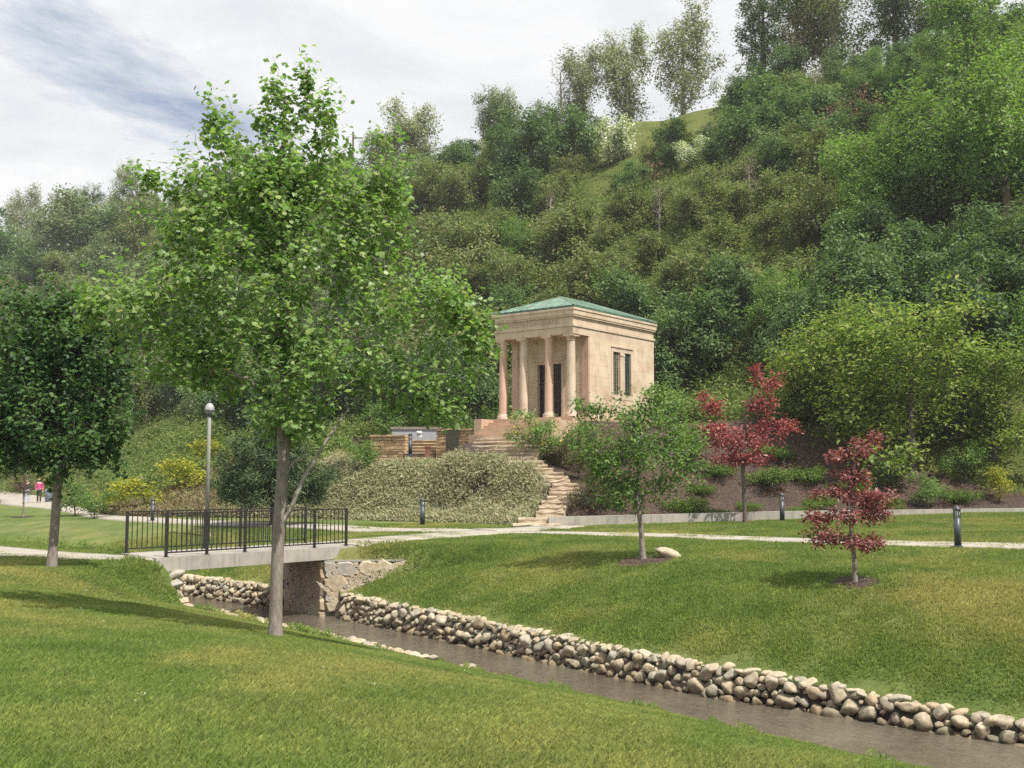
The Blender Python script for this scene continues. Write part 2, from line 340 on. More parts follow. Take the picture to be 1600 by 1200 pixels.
def H(x, y):
    x = np.asarray(x, float); y = np.asarray(y, float); a, b = AB(x, y); n, c, g = Nf(a), Cf(a), Gf(a)
    zl = far_lawn(a, np.minimum(b, g)); q = np.maximum(garden_q(a, b), 0); s = hill_s(x, y)
    sf = np.where(s > -4, np.logaddexp(0, s/1.6)*1.6, 0); sf = 46.5-np.logaddexp(0, (46.5-sf)/2.5)*2.5
    sf = np.where(s < -4, 0, sf)
    zg = zl+.08*smooth(-24, -20, a)*smooth(0, .2, q)+4.2*smooth(0, 1, q/9.5)+.83*np.maximum(sf, 0)+(.6*lump(x, y)+.5*lump(y*1.7, x*1.3))*smooth(2, 12, s)-.12*np.maximum(s-52, 0)
    # terrace under the temple
    dx, dy = x-TA.x, y-TA.y; f = dx*EF.x+dy*EF.y; t = dx*ES.x+dy*ES.y
    dd = np.hypot(np.maximum(np.maximum(-.6-f, f-TW-1.0), 0), np.maximum(np.maximum(-.3-t, t-TL-2), 0))
    k = 1-smooth(0, 1.6, dd); zg = zg+k*(4.5-zg)
    # small terrace left of the steps, ground carried up beside the steps
    dd = np.hypot(np.maximum(np.maximum(-8.2-x, x+1.2), 0), np.maximum(np.maximum(50.0-y, y-58), 0)); kq = smooth(0, 2.2, q); zg = zg+kq*(1-smooth(0, 2.6, dd))*(2.42-zg)
    sh = np.broadcast_shapes(x.shape, y.shape); num = np.zeros(sh); den = np.full(sh, 1e-6); kk = np.zeros(sh)
    for (sx_, sy_, sz_), sw_ in zip(STEP_P, STEP_W):
        d2 = np.hypot(np.maximum(np.abs(x-sx_)-sw_, 0), y-sy_-.3); w_ = np.exp(-(d2/.45)**2)+1e-9; num += w_*(sz_-.16); den += w_; kk = np.maximum(kk, 1-smooth(.25, np.where(x < sx_, 1.5, 2.3), d2))
    zg = zg+kk*np.maximum(kq, .0)*(num/den-zg)
    z = np.where(b >= c, np.where(b > g, zg, zl), np.where(b <= n, near_lawn(a, b), -2.5))
    return z
def hit(px, py, y0=4, y1=200):
    d = ray(px, py); Y = np.arange(y0, y1, .03); t = Y/d[1]; zr = CAMZ+d[2]*t; X = d[0]*t
    below = np.nonzero(zr < H(X, Y))[0]; i = below[0] if len(below) else len(Y)-1
    return float(X[i]), float(Y[i]), float(H(X[i], Y[i]))
def ground(px, Y):
    x = (px-800)/FPX*Y*1.0; x = at(px, 750, Y)[0]; return float(x), float(Y), float(H(x, Y))

def build_ground():
    A = np.concatenate([np.arange(-150, -60, 3), np.arange(-60, -27, .6), np.arange(-27, 5, .2), np.arange(5, 20, .6), np.arange(20, 72, 3)])
    w = np.concatenate([np.arange(0, 12, .2), 12*1.13**np.arange(0, 14)])[::-1]
    tau = np.linspace(0, 1, 84)**1.25; t = np.concatenate([np.arange(0, 16, .33), 16*1.06**np.arange(0, 42)])
    rows = []; cls = []
    n, c, g = Nf(A), Cf(A), Gf(A); x = lambda b: XY(A, b)
    for wi in w:
        X, Y = x(n-wi); rows.append(np.stack([X, Y, near_lawn(A, n-wi)], 1)); cls.append(0)
    X, Y = x(n+.03); rows.append(np.stack([X, Y, np.full_like(A, -2.45)], 1)); cls[-1] = 3; cls.append(2)
    X, Y = x(c-.03); rows.append(np.stack([X, Y, np.full_like(A, -2.45)], 1)); cls.append(3)
    for k, ti in enumerate(tau):
        b = c+(g-c)*ti; X, Y = x(b); rows.append(np.stack([X, Y, far_lawn(A, b)], 1)); cls.append(0)
    for ti in t[1:]:
        b = g+ti; X, Y = x(b); rows.append(np.stack([X, Y, H(X, Y)], 1)); cls.append(1)
    V = np.stack(rows); nr, nc = V.shape[:2]
    i = np.arange(nr-1)[:, None]*nc; j = np.arange(nc-1)[None]
    F = np.stack([i+j, i+j+1, i+nc+j+1, i+nc+j], -1).reshape(-1, 4)
    # material per face: 0 lawn, 1 bed/mulch, 2 creek bed, 3 soil bank, 4 hill
    cc = np.array(cls)[:-1]; last0 = max(k for k, v in enumerate(cls) if v == 0); 
    fm = np.repeat(cc[:, None], nc-1, 1)
    fm[last0] = 1
    mid = (V[:-1, :-1]+V[1:, 1:])/2; s = hill_s(mid[..., 0], mid[..., 1]); gq = garden_q(*AB(mid[..., 0], mid[..., 1]))
    fm = np.where((fm == 1) & ((s > -1.5) | (gq > 10.5) | (mid[..., 0] < -9)), 4, fm)
    me = mesh_np('ground', V.reshape(-1, 3), F, [M['lawn'], M['mulch'], M['bed'], M['soil'], M['hill']], True, fm.ravel())
    tag(link('ground', me), kind='structure')
    # water sheet
    A2 = np.arange(-150, 70, .5); vv = np.linspace(0, 1, 9); R = []
    for q in vv:
        b = Nf(A2)+.02+(Cf(A2)-Nf(A2)-.04)*q; X, Y = XY(A2, b); R.append(np.stack([X, Y, np.full_like(A2, WATER)], 1))
    V = np.stack(R); nr, nc = V.shape[:2]; i = np.arange(nr-1)[:, None]*nc; j = np.arange(nc-1)[None]
    F = np.stack([i+j, i+j+1, i+nc+j+1, i+nc+j], -1).reshape(-1, 4)
    tag(link('creek_water', mesh_np('creek_water', V.reshape(-1, 3), F, M['water'], True)), kind='structure')
build_ground()

def catmull(P, step=.4):
    P = np.asarray(P, float); Q = np.vstack([2*P[0]-P[1], P, 2*P[-1]-P[-2]]); out = []
    for i in range(1, len(Q)-2):
        n = max(2, int(np.linalg.norm(Q[i+1]-Q[i])/step))
        for k in range(n):
            t = k/n; out.append(.5*((2*Q[i])+(-Q[i-1]+Q[i+1])*t+(2*Q[i-1]-5*Q[i]+4*Q[i+1]-Q[i+2])*t*t+(-Q[i-1]+3*Q[i]-3*Q[i+1]+Q[i+2])*t**3))
    out.append(P[-1]); return np.array(out)
def path_strip(name, pts, width, lift=.035, wfun=None):
    C = catmull(pts); T = np.gradient(C, axis=0); T /= np.linalg.norm(T, axis=1)[:, None]; Nn = np.stack([-T[:, 1], T[:, 0]], 1)
    u = np.linspace(-.5, .5, 7); Wd = np.array([wfun(p) if wfun else width for p in C])
    R = []
    for k, q in enumerate(u):
        P = C+Nn*(Wd*q)[:, None]; R.append(np.stack([P[:, 0], P[:, 1], H(P[:, 0], P[:, 1])], 1))
    R = np.stack(R); z = R[..., 2].mean(0)*.5+R[..., 2]*.5+lift; R[..., 2] = z
    lo = R[[0, -1]].copy(); lo[..., 2] -= .25; R = np.concatenate([lo[:1], R, lo[1:]])
    nr, nc = R.shape[:2]; i = np.arange(nr-1)[:, None]*nc; j = np.arange(nc-1)[None]
    F = np.stack([i+j, i+nc+j, i+nc+j+1, i+j+1], -1).reshape(-1, 4)
    return tag(obj(name, R.reshape(-1, 3), F, M['path'], None, False), kind='structure')
path_strip('footpath', [(-60, 116), (-47, 100), (-38.2, 88), (-33.5, 78.5), (-26, 65.5), (-19, 54), (-13, 48), (-8.5, 44.6), (-3.5, 39.6), (0.3, 37.2), (4.4, 35), (8.9, 31), (13.2, 28.3), (19, 25.4), (30, 21)], 1.75,
           wfun=lambda p: 1.75+2.6*smooth(66, 80, p[1]))
path_strip('bridge_footpath', [XY(-22.42, 15.02), XY(-22.3, 17), XY(-21.9, 19.0), (-.6, 37.0)], 2.1, .05)
path_strip('approach_footpath', [XY(-22.42, 9.22), XY(-22.55, 8.4), XY(-24.2, 7.4), XY(-28, 6.6), XY(-36, 5)], 2.1, .055)
path_strip('stair_apron', [(-1.0, 38.3), (.6, 39.3), (1.4, 40.3), (1.75, 41.0)], 1.9, .045)

# ------------------------------------------------------------------ stones
def rock_mesh(seed, flat=.8, sub=3, rough=.16):
    r = np.random.default_rng(seed); bm = bmesh.new(); bmesh.ops.create_icosphere(bm, subdivisions=sub, radius=.5)
    P = np.array([v.co[:] for v in bm.verts]); D = r.normal(size=(9, 3)); D /= np.linalg.norm(D, axis=1)[:, None]
    for d in D:                                   # planar cuts make it a worn cobble rather than a ball
        k = P@d; lim = r.uniform(.27, .42); P -= np.maximum(k-lim, 0)[:, None]*d*.88
    P += r.normal(size=P.shape)*rough*.06
    for v, p in zip(bm.verts, P): v.co = p*np.array([1, .85, flat])
    me = bpy.data.meshes.new('stone'); bm.to_mesh(me); bm.free()
    me.polygons.foreach_set('use_smooth', np.ones(len(me.polygons), bool)); return me
AV = Vector((SQ, -SQ/DS, 0)); BV = Vector((SQ, SQ/DS, 0)); AL = AV.length
ROCKS = [rock_mesh(100+i, random.uniform(.7, .95)) for i in range(9)]
def rocks_with(mat):
    out = []
    for m in ROCKS: c = m.copy(); c.materials.append(mat); out.append(c)
    return out
COB = rocks_with(M['cobble'])
def stone(parent, me, loc, sc, rot=None):
    return link('stone', me, parent, loc, rot or (random.uniform(-.5, .5), random.uniform(-.5, .5), random.uniform(0, 6.28)), sc)
def slab_stone(mat, seed, n=8):
    """irregular flat-faced wall stone, unit size, face towards -y"""
    r = random.Random(seed); ang = [2*math.pi*(i+r.uniform(-.25, .25))/n for i in range(n)]
    def sq(t, k):
        c, s = math.cos(t), math.sin(t); q = 1/max(abs(c), abs(s)); q = q*.62+.38*1; return c*q*k*.5, s*q*k*.5
    V = []; jit = [r.uniform(.88, 1.04) for _ in range(n)]
    for y, k in ((.5, .98), (-.25, 1.0), (-.5, .80)):
        for t, j in zip(ang, jit):
            x, z = sq(t, k*j); V.append((x, y+r.uniform(-.03, .03), z))
    F = []
    for q in range(2):
        for i in range(n): F.append((q*n+i, q*n+(i+1) % n, (q+1)*n+(i+1) % n, (q+1)*n+i))
    F.append(tuple(2*n+i for i in range(n)))
    return mesh_np('stone', V, F, mat)

def cobble_wall(label, a0, a1, seed, limit=300):
    r = random.Random(seed); x, y = XY((a0+a1)/2, float(Cf((a0+a1)/2))); base = Vector((x, y, WATER-.3)); root = thing('cobble_wall', label, 'stone wall', base)
    L = (a1-a0)*AL; cell = {}; got = []
    def far(u, z, s, k):
        for du in (-1, 0, 1):
            for (u2, z2, s2) in cell.get(int(u/.5)+du, ()):
                if math.hypot(u-u2, (z-z2)*1.15) < k*(s+s2): return False
        return True
    for size, tries, k in ((.32, 160, .43), (.26, 900, .40), (.20, 2200, .38), (.15, 2600, .37), (.10, 1500, .37)):
        for _ in range(tries):
            u = r.uniform(0, L); a = a0+u/AL; top = float(edge_top(a)); sz = size*r.uniform(.85, 1.15)*(1+.08*float(smooth(-14, -4, a))); z = r.uniform(-2.06, top-.02)
            if far(u, z, sz, k): cell.setdefault(int(u/.5), []).append((u, z, sz)); got.append((sz, a, z, 0))
    a = a0
    while a < a1:                                   # cap course
        sz = r.uniform(.22, .36); got.append((sz*1.05, a, float(edge_top(a))-.01+r.uniform(-.02, .03), 1)); a += sz*.74
        if r.random() < .5: got.append((r.uniform(.2, .3), a, float(edge_top(a))+.0, 2))
    got.sort(key=lambda g: -g[0]-(.1 if g[3] else 0)); rest = []
    for n, (sz, a, z, cap) in enumerate(got):
        top = float(edge_top(a)); v = -.20*(top-z)/.65+r.uniform(-.03, .03)+(.02, .09, .24)[cap]; X, Y = XY(a, float(Cf(a))+v)
        p = Vector((X, Y, z))-base; rot = (r.uniform(-.6, .6), r.uniform(-.6, .6), r.uniform(0, 6.28)); sc = (sz*r.uniform(1.0, 1.35), sz*r.uniform(.85, 1.25), sz*r.uniform(.8, 1.1)*(.7 if cap else 1)); rot = (rot[0]*(.3 if cap else 1), rot[1]*(.3 if cap else 1), rot[2]); me = r.choice(COB)
        if n < limit: stone(root, me, p, sc, rot)
        else: rest.append((me, Matrix.LocRotScale(p, Matrix.Rotation(rot[2], 3, 'Z') @ Matrix.Rotation(rot[0], 3, 'X'), Vector(sc))))
    if rest:
        bm = bmesh.new()
        for me, mx in rest:
            n0 = len(bm.verts); bm.from_mesh(me); bm.verts.ensure_lookup_table()
            bmesh.ops.transform(bm, matrix=mx, verts=bm.verts[n0:])
        m2 = bpy.data.meshes.new('small_stones'); bm.to_mesh(m2); bm.free(); m2.materials.append(M['cobblesmall']); tag(link('small_stones', m2, root), kind='stuff')
    return root
cobble_wall('long dry cobble wall beside the creek downstream of the footbridge', -20.9, 1.0, 1)
cobble_wall('cobble creek wall running upstream behind the footbridge and its abutment', -31.0, -23.5, 2)
def near_edging():
    x, y = XY(-16, 9.9); base = Vector((x, y, -1.6)); root = thing('creek_edging', 'low row of pale cobbles edging the grassy bank beside the tree trunk', 'stone edging', base)
    a = -21.2
    while a < -10.4:
        dens = 1 if a < -11.8 else .3
        sz = random.uniform(.16, .34); X, Y = XY(a, float(Nf(a))+random.uniform(-.02, .10))
        if random.random() < dens: stone(root, random.choice(COB), Vector((X, Y, float(near_lawn(a, Nf(a)))+.05))-base, (sz*1.2, sz, sz*.6), (random.uniform(-.2, .2), random.uniform(-.2, .2), random.uniform(0, 6)))
        if random.random() < .4:
            X, Y = XY(a, float(Nf(a))+.22); stone(root, random.choice(COB), Vector((X, Y, -1.48))-base, (sz*.8, sz*.8, sz*.6))
        a += sz*.85
    # face below, towards the water
    for k in range(60):
        a = random.uniform(-21.2, -8); X, Y = XY(a, float(Nf(a))+.15); sz = random.uniform(.16, .26)
        stone(root, random.choice(COB), Vector((X, Y, random.uniform(-2, -1.55)))-base, (sz, sz, sz*.8))
near_edging()
for (px, py, s, lab) in ((548, 967, .42, 'single pale rock lying in the creek below the wing wall'),):
    d = ray(px, py); t = (WATER+.04-CAMZ)/d[2]; p = np.array([0, 0, CAMZ])+d*t
    o = link('creek_rock', COB[2], None, p, (.1, .05, .6), (s, s*.8, s*.55)); tag(o, lab, 'rock')

# ------------------------------------------------------------------ footbridge
DZ = -.08
def bx(o, a0, a1, b0, b1, z0, z1):
    """box in the creek frame"""
    V = []
    for z in (z0, z1):
        for a, b in ((a0, b0), (a1, b0), (a1, b1), (a0, b1)): x, y = XY(a, b); V.append((x-o[0], y-o[1], z-o[2]))
    return V, [(0,3,2,1),(4,5,6,7),(0,1,5,4),(1,2,6,5),(2,3,7,6),(3,0,4,7)]
def bridge():
    x, y = XY(-22.4, 12); o = (x, y, -2.4)
    r = thing('footbridge', 'flat concrete footbridge on rubble abutments crossing the creek', 'bridge', o)
    mb = MB(); mb.add(*bx(o, -23.5, -21.35, 9.2, 15.02, DZ-.34, DZ)); mb.build('deck', M['conc'], r)
    mb = MB(); mb.add(*bx(o, -23.42, -21.42, 14.02, 15.3, -2.4, DZ-.345)); ab = mb.build('abutment', M['darkmortar'], r)
    # rubble face of the far abutment (towards the creek)
    yaw = math.atan2(AV.y, AV.x)
    sl = [slab_stone(M['rubble'], 40+i) for i in range(7)]
    def face(parent, place_, L, z0, z1, yw, depth, seed):
        q = random.Random(seed); got = []
        for size, tries, k in ((.50, 80, .41), (.40, 500, .385), (.29, 900, .37), (.20, 1200, .36), (.13, 1500, .36)):
            for _ in range(tries):
                u, z, sz = q.uniform(.08, L-.08), q.uniform(z0+.06, z1-.08), size*q.uniform(.85, 1.15)
                u = min(max(u, sz*.45), L-sz*.45); z = min(z, z1-sz*.40)
                if all(math.hypot((u-u2)*.88, (z-z2)*1.15) > k*(sz+s2) for u2, z2, s2 in got): got.append((u, z, sz))
        for u, z, sz in got: link('stone', q.choice(sl), parent, place_(u, z), (0, q.uniform(-.5, .5), yw), (sz*q.uniform(1.05, 1.3), depth*q.uniform(.9, 1.2), sz*q.uniform(.85, 1.05)))
    face(ab, lambda u, z: Vector((*XY(-23.42+u/AL, 14.0), z))-Vector(o), 2.0*AL, -2.3, DZ-.36, yaw, .2, 4)
    # wing wall running into the bank
    P0 = Vector((*XY(-21.40, 13.98), 0)); P1 = Vector((*XY(-19.95, 15.95), 0)); d = (P1-P0); Ln = d.length; d.normalize(); yaw2 = math.atan2(d.y, d.x)
    wt = -.46
    def loc(u, v, z): p = P0+d*u+Vector((-d.y, d.x, 0))*v; return Vector((p.x, p.y, z))-Vector(o)
    mb = MB(); V = [loc(u, v, z) for z in (-2.2, wt-.03) for u, v in ((0, .04), (Ln, .04), (Ln, .42), (0, .42))]
    mb.add(V, [(0,3,2,1),(4,5,6,7),(0,1,5,4),(1,2,6,5),(2,3,7,6),(3,0,4,7)]); ww = mb.build('wing_wall', M['mortar'], r)
    mb = MB(); V = [loc(u, v, z) for z in (wt-.028, wt+.02) for u, v in ((0, -.04), (Ln+.02, -.04), (Ln+.02, .42), (0, .42))]
    mb.add(V, [(0,3,2,1),(4,5,6,7),(0,1,5,4),(1,2,6,5),(2,3,7,6),(3,0,4,7)]); mb.build('coping', M['conc'], ww)
    face(ww, lambda u, z: loc(u, .02, z), Ln, -1.75, wt-.03, yaw2, .17, 9)
    # near end: rounded stone pier seen from the bank
    x0, y0 = XY(-21.15, 9.62); mb = MB(); mb.add(*bx(o, -21.42, -21.15, 9.5, 9.72, -2.3, -.75)); mb.build('pier_core', M['mortar'], r)
    rub = rocks_with(M['rubble'])
    for (da, db, z, s) in ((-.06, 0, -.52, .62), (.1, -.02, -.72, .5), (-.1, -.06, -.82, .5), (.12, .02, -1.0, .52), (-.05, -.1, -1.08, .46), (.16, .1, -1.25, .45), (.3, .12, -1.12, .4), (.42, .14, -1.25, .36), (.1, -.1, -1.4, .5), (.3, 0, -1.45, .45), (.2, .25, -.85, .36), (.3, .3, -1.6, .4)):
        X, Y = XY(-21.3+da, 9.66+db); stone(r, random.choice(rub), Vector((X, Y, z))-Vector(o), (s, s*.8, s*.62), (random.uniform(-.2, .2), random.uniform(-.2, .2), random.uniform(0, 6)))
    return r
bridge()
def railing(label, a, b0, b1, nb=5, per=7):
    x, y = XY(a, b0); yaw = math.atan2(BV.y, BV.x); Ln = (b1-b0)*BV.length
    r = thing('bridge_railing', label, 'railing', (x, y, DZ), yaw)
    post = MB().box(-.03, .03, -.03, .03, 0, 1.04); pm = mesh_np('post', post.V, post.F, M['rail'])
    bal = MB().box(-.0095, .0095, -.0095, .0095, .12, 1.03); bm_ = mesh_np('baluster', bal.V, bal.F, M['rail'])
    MB().box(-.04, Ln+.04, -.028, .028, 1.04, 1.075).build('top_rail', M['rail'], r)
    MB().box(0, Ln, -.016, .016, .09, .125).build('bottom_rail', M['rail'], r)
    bay = Ln/nb
    for i in range(nb+1):
        p = link('post', pm, r, (i*bay, 0, 0)); fl = MB().box(-.06, .06, -.06, .06, 0, .014)
        fl.build('foot_plate', M['rail'], p)
        if i < nb:
            for k in range(per): link('baluster', bm_, r, (i*bay+bay*(k+1)/(per+1), 0, 0))
railing('black metal railing on the downstream edge of the footbridge, above the wing wall', -21.47, 9.5, 14.75)
railing('black metal railing on the upstream edge of the footbridge, facing the lawn and pine', -23.38, 9.3, 14.6)

# ------------------------------------------------------------------ garden kerb wall, boulder
def kerb():
    a = np.linspace(-22.25, 6, 60); X, Y = XY(a, Gf(a)); P = np.stack([X, Y], 1)
    keep = P[:, 0] < 30; P = P[keep]; T = np.gradient(P, axis=0); T /= np.linalg.norm(T, axis=1)[:, None]; Nn = np.stack([-T[:, 1], T[:, 0]], 1)
    o = np.array([P[0, 0], P[0, 1], 0]); r = thing('garden_wall', 'long low concrete kerb wall holding the mulch bed beside the stone steps', 'garden wall', o)
    zt = np.interp(P[:, 0], [0, 1, 10, 20, 30], [.43, .44, .62, .70, .8])
    k0 = 0
    for seg in range(8):                          # cast in lengths with joints
        k1 = min(len(P)-1, k0+max(3, len(P)//8)+1)
        if k0 >= k1: break
        V = []; idx = range(k0, k1+1)
        for i in idx:
            e = Nn[i]*.15; g = .004 if i in (k0, k1) else 0; s = T[i]*(g if i == k0 else -g)
            for q, z in ((-1, -.3), (-1, zt[i]), (1, zt[i]), (1, -.3)): V.append((P[i, 0]+e[0]*q+s[0]-o[0], P[i, 1]+e[1]*q+s[1]-o[1], z))
        n = len(V)//4; F = []
        for i in range(n-1):
            for q in range(3): F.append((i*4+q, i*4+4+q, i*4+5+q, i*4+1+q))
        F += [(0, 1, 2, 3), (n*4-1, n*4-2, n*4-3, n*4-4)]
        obj('wall_length', V, F, M['conc'], r); k0 = k1
    return P, zt
KP, KZ = kerb()
x, y, z = hit(1042, 872)
bl = rock_mesh(777, .75, 3, .2); bl.materials.append(M['boulder'])
tag(link('boulder', bl, None, (x, y, z+.10), (.1, .22, .2), (.74, .5, .42)), 'pale lichen-spotted boulder lying beside the slender green tree trunk', 'boulder')

# ------------------------------------------------------------------ temple
def temple():
    r = thing('memorial_temple', 'small tan stone temple with four columns and green copper roof', 'temple', (TA.x, TA.y, TZ), math.atan2(ES.y, ES.x))
    # local frame: x along the side (ES), y along the front (EF), z up from floor
    W, Ln, ph, PD = TW, TL, 3.80, 1.3
    MB().box(-.25, Ln+.1, -.12, W+.12, -1.6, 0).build('platform', M['pink'], r)
    zz = [0, .49, .98, 1.48, 1.98, 2.48, 2.98, 3.48, ph]
    wall = MB().box(PD+.05, Ln-.03, .05, .4, 0, ph).build('side_wall', M['trim'], r)
    ub = MB().box(0, 1, -.06, .06, 0, 1); ubm = mesh_np('block', ub.V, ub.F, M['block'])
    w0, w1 = 3.14, 5.08
    for c in range(len(zz)-1):
        z0, z1 = zz[c], zz[c+1]; cuts = [PD]; q = PD+random.uniform(.35, .9)
        while q < Ln-.25: cuts.append(q); q += random.uniform(.7, 1.15)
        cuts.append(Ln)
        for s0, s1 in zip(cuts[:-1], cuts[1:]):
            for t0, t1 in (((s0, s1),) if not 2 <= c <= 6 else ((s0, min(s1, w0)), (max(s0, w1), s1))):
                if t1-t0 > .04: link('block', ubm, wall, (t0+.002, .03, z0+.002), None, (t1-t0-.004, 1, z1-z0-.004))
    # window surround with two tall openings
    sur = MB(); fz0, fz1 = .98, 3.48; yf = -.045
    def sb(x0, x1, z0, z1, y0=-.045, y1=.09): return MB().box(x0, x1, y0, y1, z0, z1)
    wn = sb(w0+.003, w1-.003, fz0+.003, 1.2).build('window_surround', M['trim'], r)
    sb(w0+.003, w1-.003, 3.27, fz1-.003).build('lintel', M['trim'], wn)
    sb(w0-.02, w1+.02, fz1, fz1+.05, -.085, .0).build('drip_mould', M['trim'], wn)
    for x0, x1 in ((w0+.003, 3.31), (4.91, w1-.003)): sb(x0, x1, 1.203, 3.267).build('jamb', M['trim'], wn)
    mu = sb(3.93, 4.33, 1.203, 3.267).build('mullion_pier', M['trim'], wn); sb(3.91, 4.35, 3.1, 3.18, -.07, -.046).build('capital_band', M['trim'], mu)
    for x0, x1 in ((3.312, 3.928), (4.332, 4.908)):
        gl = MB().box(x0, x1, .05, .07, 1.203, 3.267).build('window', M['win'], r)
        for k in range(1, 4): x = x0+(x1-x0)*k/4; MB().box(x-.018, x+.018, .01, .048, 1.203, 3.267).build('bar', M['win'], gl)
    MB().box(PD+.05, Ln-.03, W-.35, W, 0, ph).build('side_wall', M['trim'], r)
    MB().box(Ln-.35, Ln, .02, W-.02, 0, ph).build('rear_wall', M['block'], r)
    # front wall with door
    fw = MB(); d0, d1, dz = W/2-.71, W/2+.71, 2.62
    fw.box(PD+.06, PD+.4, .06, d0, 0, ph).box(PD+.06, PD+.4, d1, W-.06, 0, ph).box(PD+.06, PD+.4, d0, d1, dz, ph)
    fw = fw.build('front_wall', M['trim'], r)
    fb = MB().box(-.06, .06, 0, 1, 0, 1); fbm = mesh_np('block', fb.V, fb.F, M['block'])
    zf = [0, .52, 1.04, 1.56, 2.08, 2.62, 3.2, ph]
    for c in range(len(zf)-1):
        y = 0; cuts = [0]
        while cuts[-1] < W-.3: cuts.append(min(W, cuts[-1]+random.uniform(.6, .95)))
        cuts[-1] = W
        for s0, s1 in zip(cuts[:-1], cuts[1:]):
            for t0, t1 in (((s0, s1),) if zf[c+1] > dz+.01 else ((s0, min(s1, d0-.14)), (max(s0, d1+.14), s1))):
                if t1-t0 > .04: link('block', fbm, fw, (PD+.03, t0+.002, zf[c]+.002), None, (1, t1-t0-.004, zf[c+1]-zf[c]-.004))
    for y0, y1 in ((d0-.138, d0), (d1, d1+.138)): MB().box(PD-.06, PD+.058, y0, y1, 0, dz).build('door_jamb', M['trim'], fw)
    MB().box(PD-.06, PD+.058, d0-.138, d1+.138, dz+.003, dz+.15).build('door_lintel', M['trim'], fw)
    MB().box(PD-.12, PD+.058, d0-.22, d1+.22, dz+.153, dz+.26).build('door_cornice', M['trim'], fw)
    for s in (0, 1):
        y0 = d0+s*.71; dr = MB().box(PD+.15, PD+.2, y0+.01, y0+.70, 0, dz-.02).build('door', M['door'], r)
        for k in range(1, 5): MB().box(PD+.12, PD+.149, y0+.01+.69*k/5-.012, y0+.01+.69*k/5+.012, .1, dz-.1).build('bar', M['door'], dr)
        for z in (.1, .9, 1.75, 2.45): MB().box(PD+.11, PD+.148, y0+.02, y0+.69, z-.03, z+.03).build('bar', M['door'], dr)
    # columns
    R0 = .215
    for f in (.27, 1.52, 2.98, 4.23):
        c = MB(); prof = [(R0*(1-.16*(t**1.7)), .26+t*(ph-.56)) for t in np.linspace(0, 1, 12)]
        n = 40; V = []; F = []
        for i in range(n):
            a = 2*math.pi*i/n; k = 1-.035*(.5+.5*math.cos(a*20))
            V += [(rr*k*math.cos(a), rr*k*math.sin(a), z) for rr, z in prof]
        kk = len(prof)
        for i in range(n):
            j = (i+1) % n; F += [(i*kk+q, j*kk+q, j*kk+q+1, i*kk+q+1) for q in range(kk-1)]
        c.add(V, F); sh = c.build('column', M['column'], r, True, loc=(.24, f, 0))
        MB().lathe([(.0, .0), (.30, 0), (.30, .08), (.285, .085), (.31, .12), (.30, .165), (.255, .18), (.25, .21), (.262, .235), (.22, .262), (0, .262)], 28).build('column_base', M['column'], sh, True)
        zc = ph-.31
        MB().lathe([(0, zc), (.178, zc), (.20, zc+.02), (.182, zc+.05), (.19, zc+.11), (.235, zc+.17), (.285, zc+.215), (0, zc+.215)], 28).build('capital', M['column'], sh, True)
        MB().box(-.27, .27, -.27, .27, zc+.217, ph-.003).build('abacus', M['column'], sh)
    # antae beside the door wall
    for y0, y1 in ((-.005, .36), (W-.36, W+.005)): MB().box(PD-.06, PD+.03, y0, y1, 0, ph-.003).build('anta', M['column'], r)
    # entablature
    def ring(name, e, z0, z1, m=M['trim']): return MB().box(-e, Ln+e, -e, W+e, z0, z1).build(name, m, r)
    ring('architrave', .03, ph, ph+.34); ring('fascia', .075, ph+.342, ph+.46); fr = ring('frieze', .012, ph+.462, ph+.80)
    ring('bed_mould', .10, ph+.802, ph+.88); ring('cornice', .13, ph+.882, ph+1.10); ring('cornice_cap', .165, ph+1.102, ph+1.20)
    cu = bpy.data.curves.new('inscription', 'FONT'); cu.body = 'MEDITATION CHAPEL'; cu.size = .27; cu.extrude = .004; cu.align_x = 'CENTER'; cu.space_character = 1.18
    to = bpy.data.objects.new('tmp', cu); COL.objects.link(to); dg = bpy.context.evaluated_depsgraph_get(); dg.update()
    me = bpy.data.meshes.new_from_object(to.evaluated_get(dg)); bpy.data.objects.remove(to); me.materials.clear(); me.materials.append(M['letter'])
    link('inscription', me, fr, (-.018, W/2, ph+.53), (math.pi/2, 0, -math.pi/2))
    # roof
    e = .16; z0 = ph+1.205; hw = W/2+e; rise = .90
    gt = MB()
    gt.box(-e, Ln+e, -e, -e+.04, z0, z0+.09).box(-e, Ln+e, W+e-.04, W+e, z0, z0+.09).box(-e, -e+.04, -e+.041, W+e-.041, z0, z0+.09).box(Ln+e-.04, Ln+e, -e+.041, W+e-.041, z0, z0+.09)
    roof = gt.build('roof', M['roofdark'], r)
    zb = z0+.085; cx0, cx1, cyy = -e+hw, Ln+e-hw, W/2
    def hz(x, y): return zb+rise*min(min(x+e, Ln+e-x), min(y+e, W+e-y))/hw
    def panel(Pp):
        P = [Vector((p[0], p[1], hz(*p[:2]))) for p in Pp]; n = len(P); V = P+[p-Vector((0, 0, .03)) for p in P]
        F = [tuple(range(n)), tuple(range(2*n-1, n-1, -1))]+[(i, i+n, (i+1) % n+n, (i+1) % n) for i in range(n)]
        obj('roof_panel', V, F, M['roof'], roof)
    def seam(p, q):
        P, Q = Vector((*p, hz(*p)+.012)), Vector((*q, hz(*q)+.012)); v, f = tube([P, Q], [.028, .028], 5); obj('roof_seam', v, f, M['roof'], roof)
    st = .44
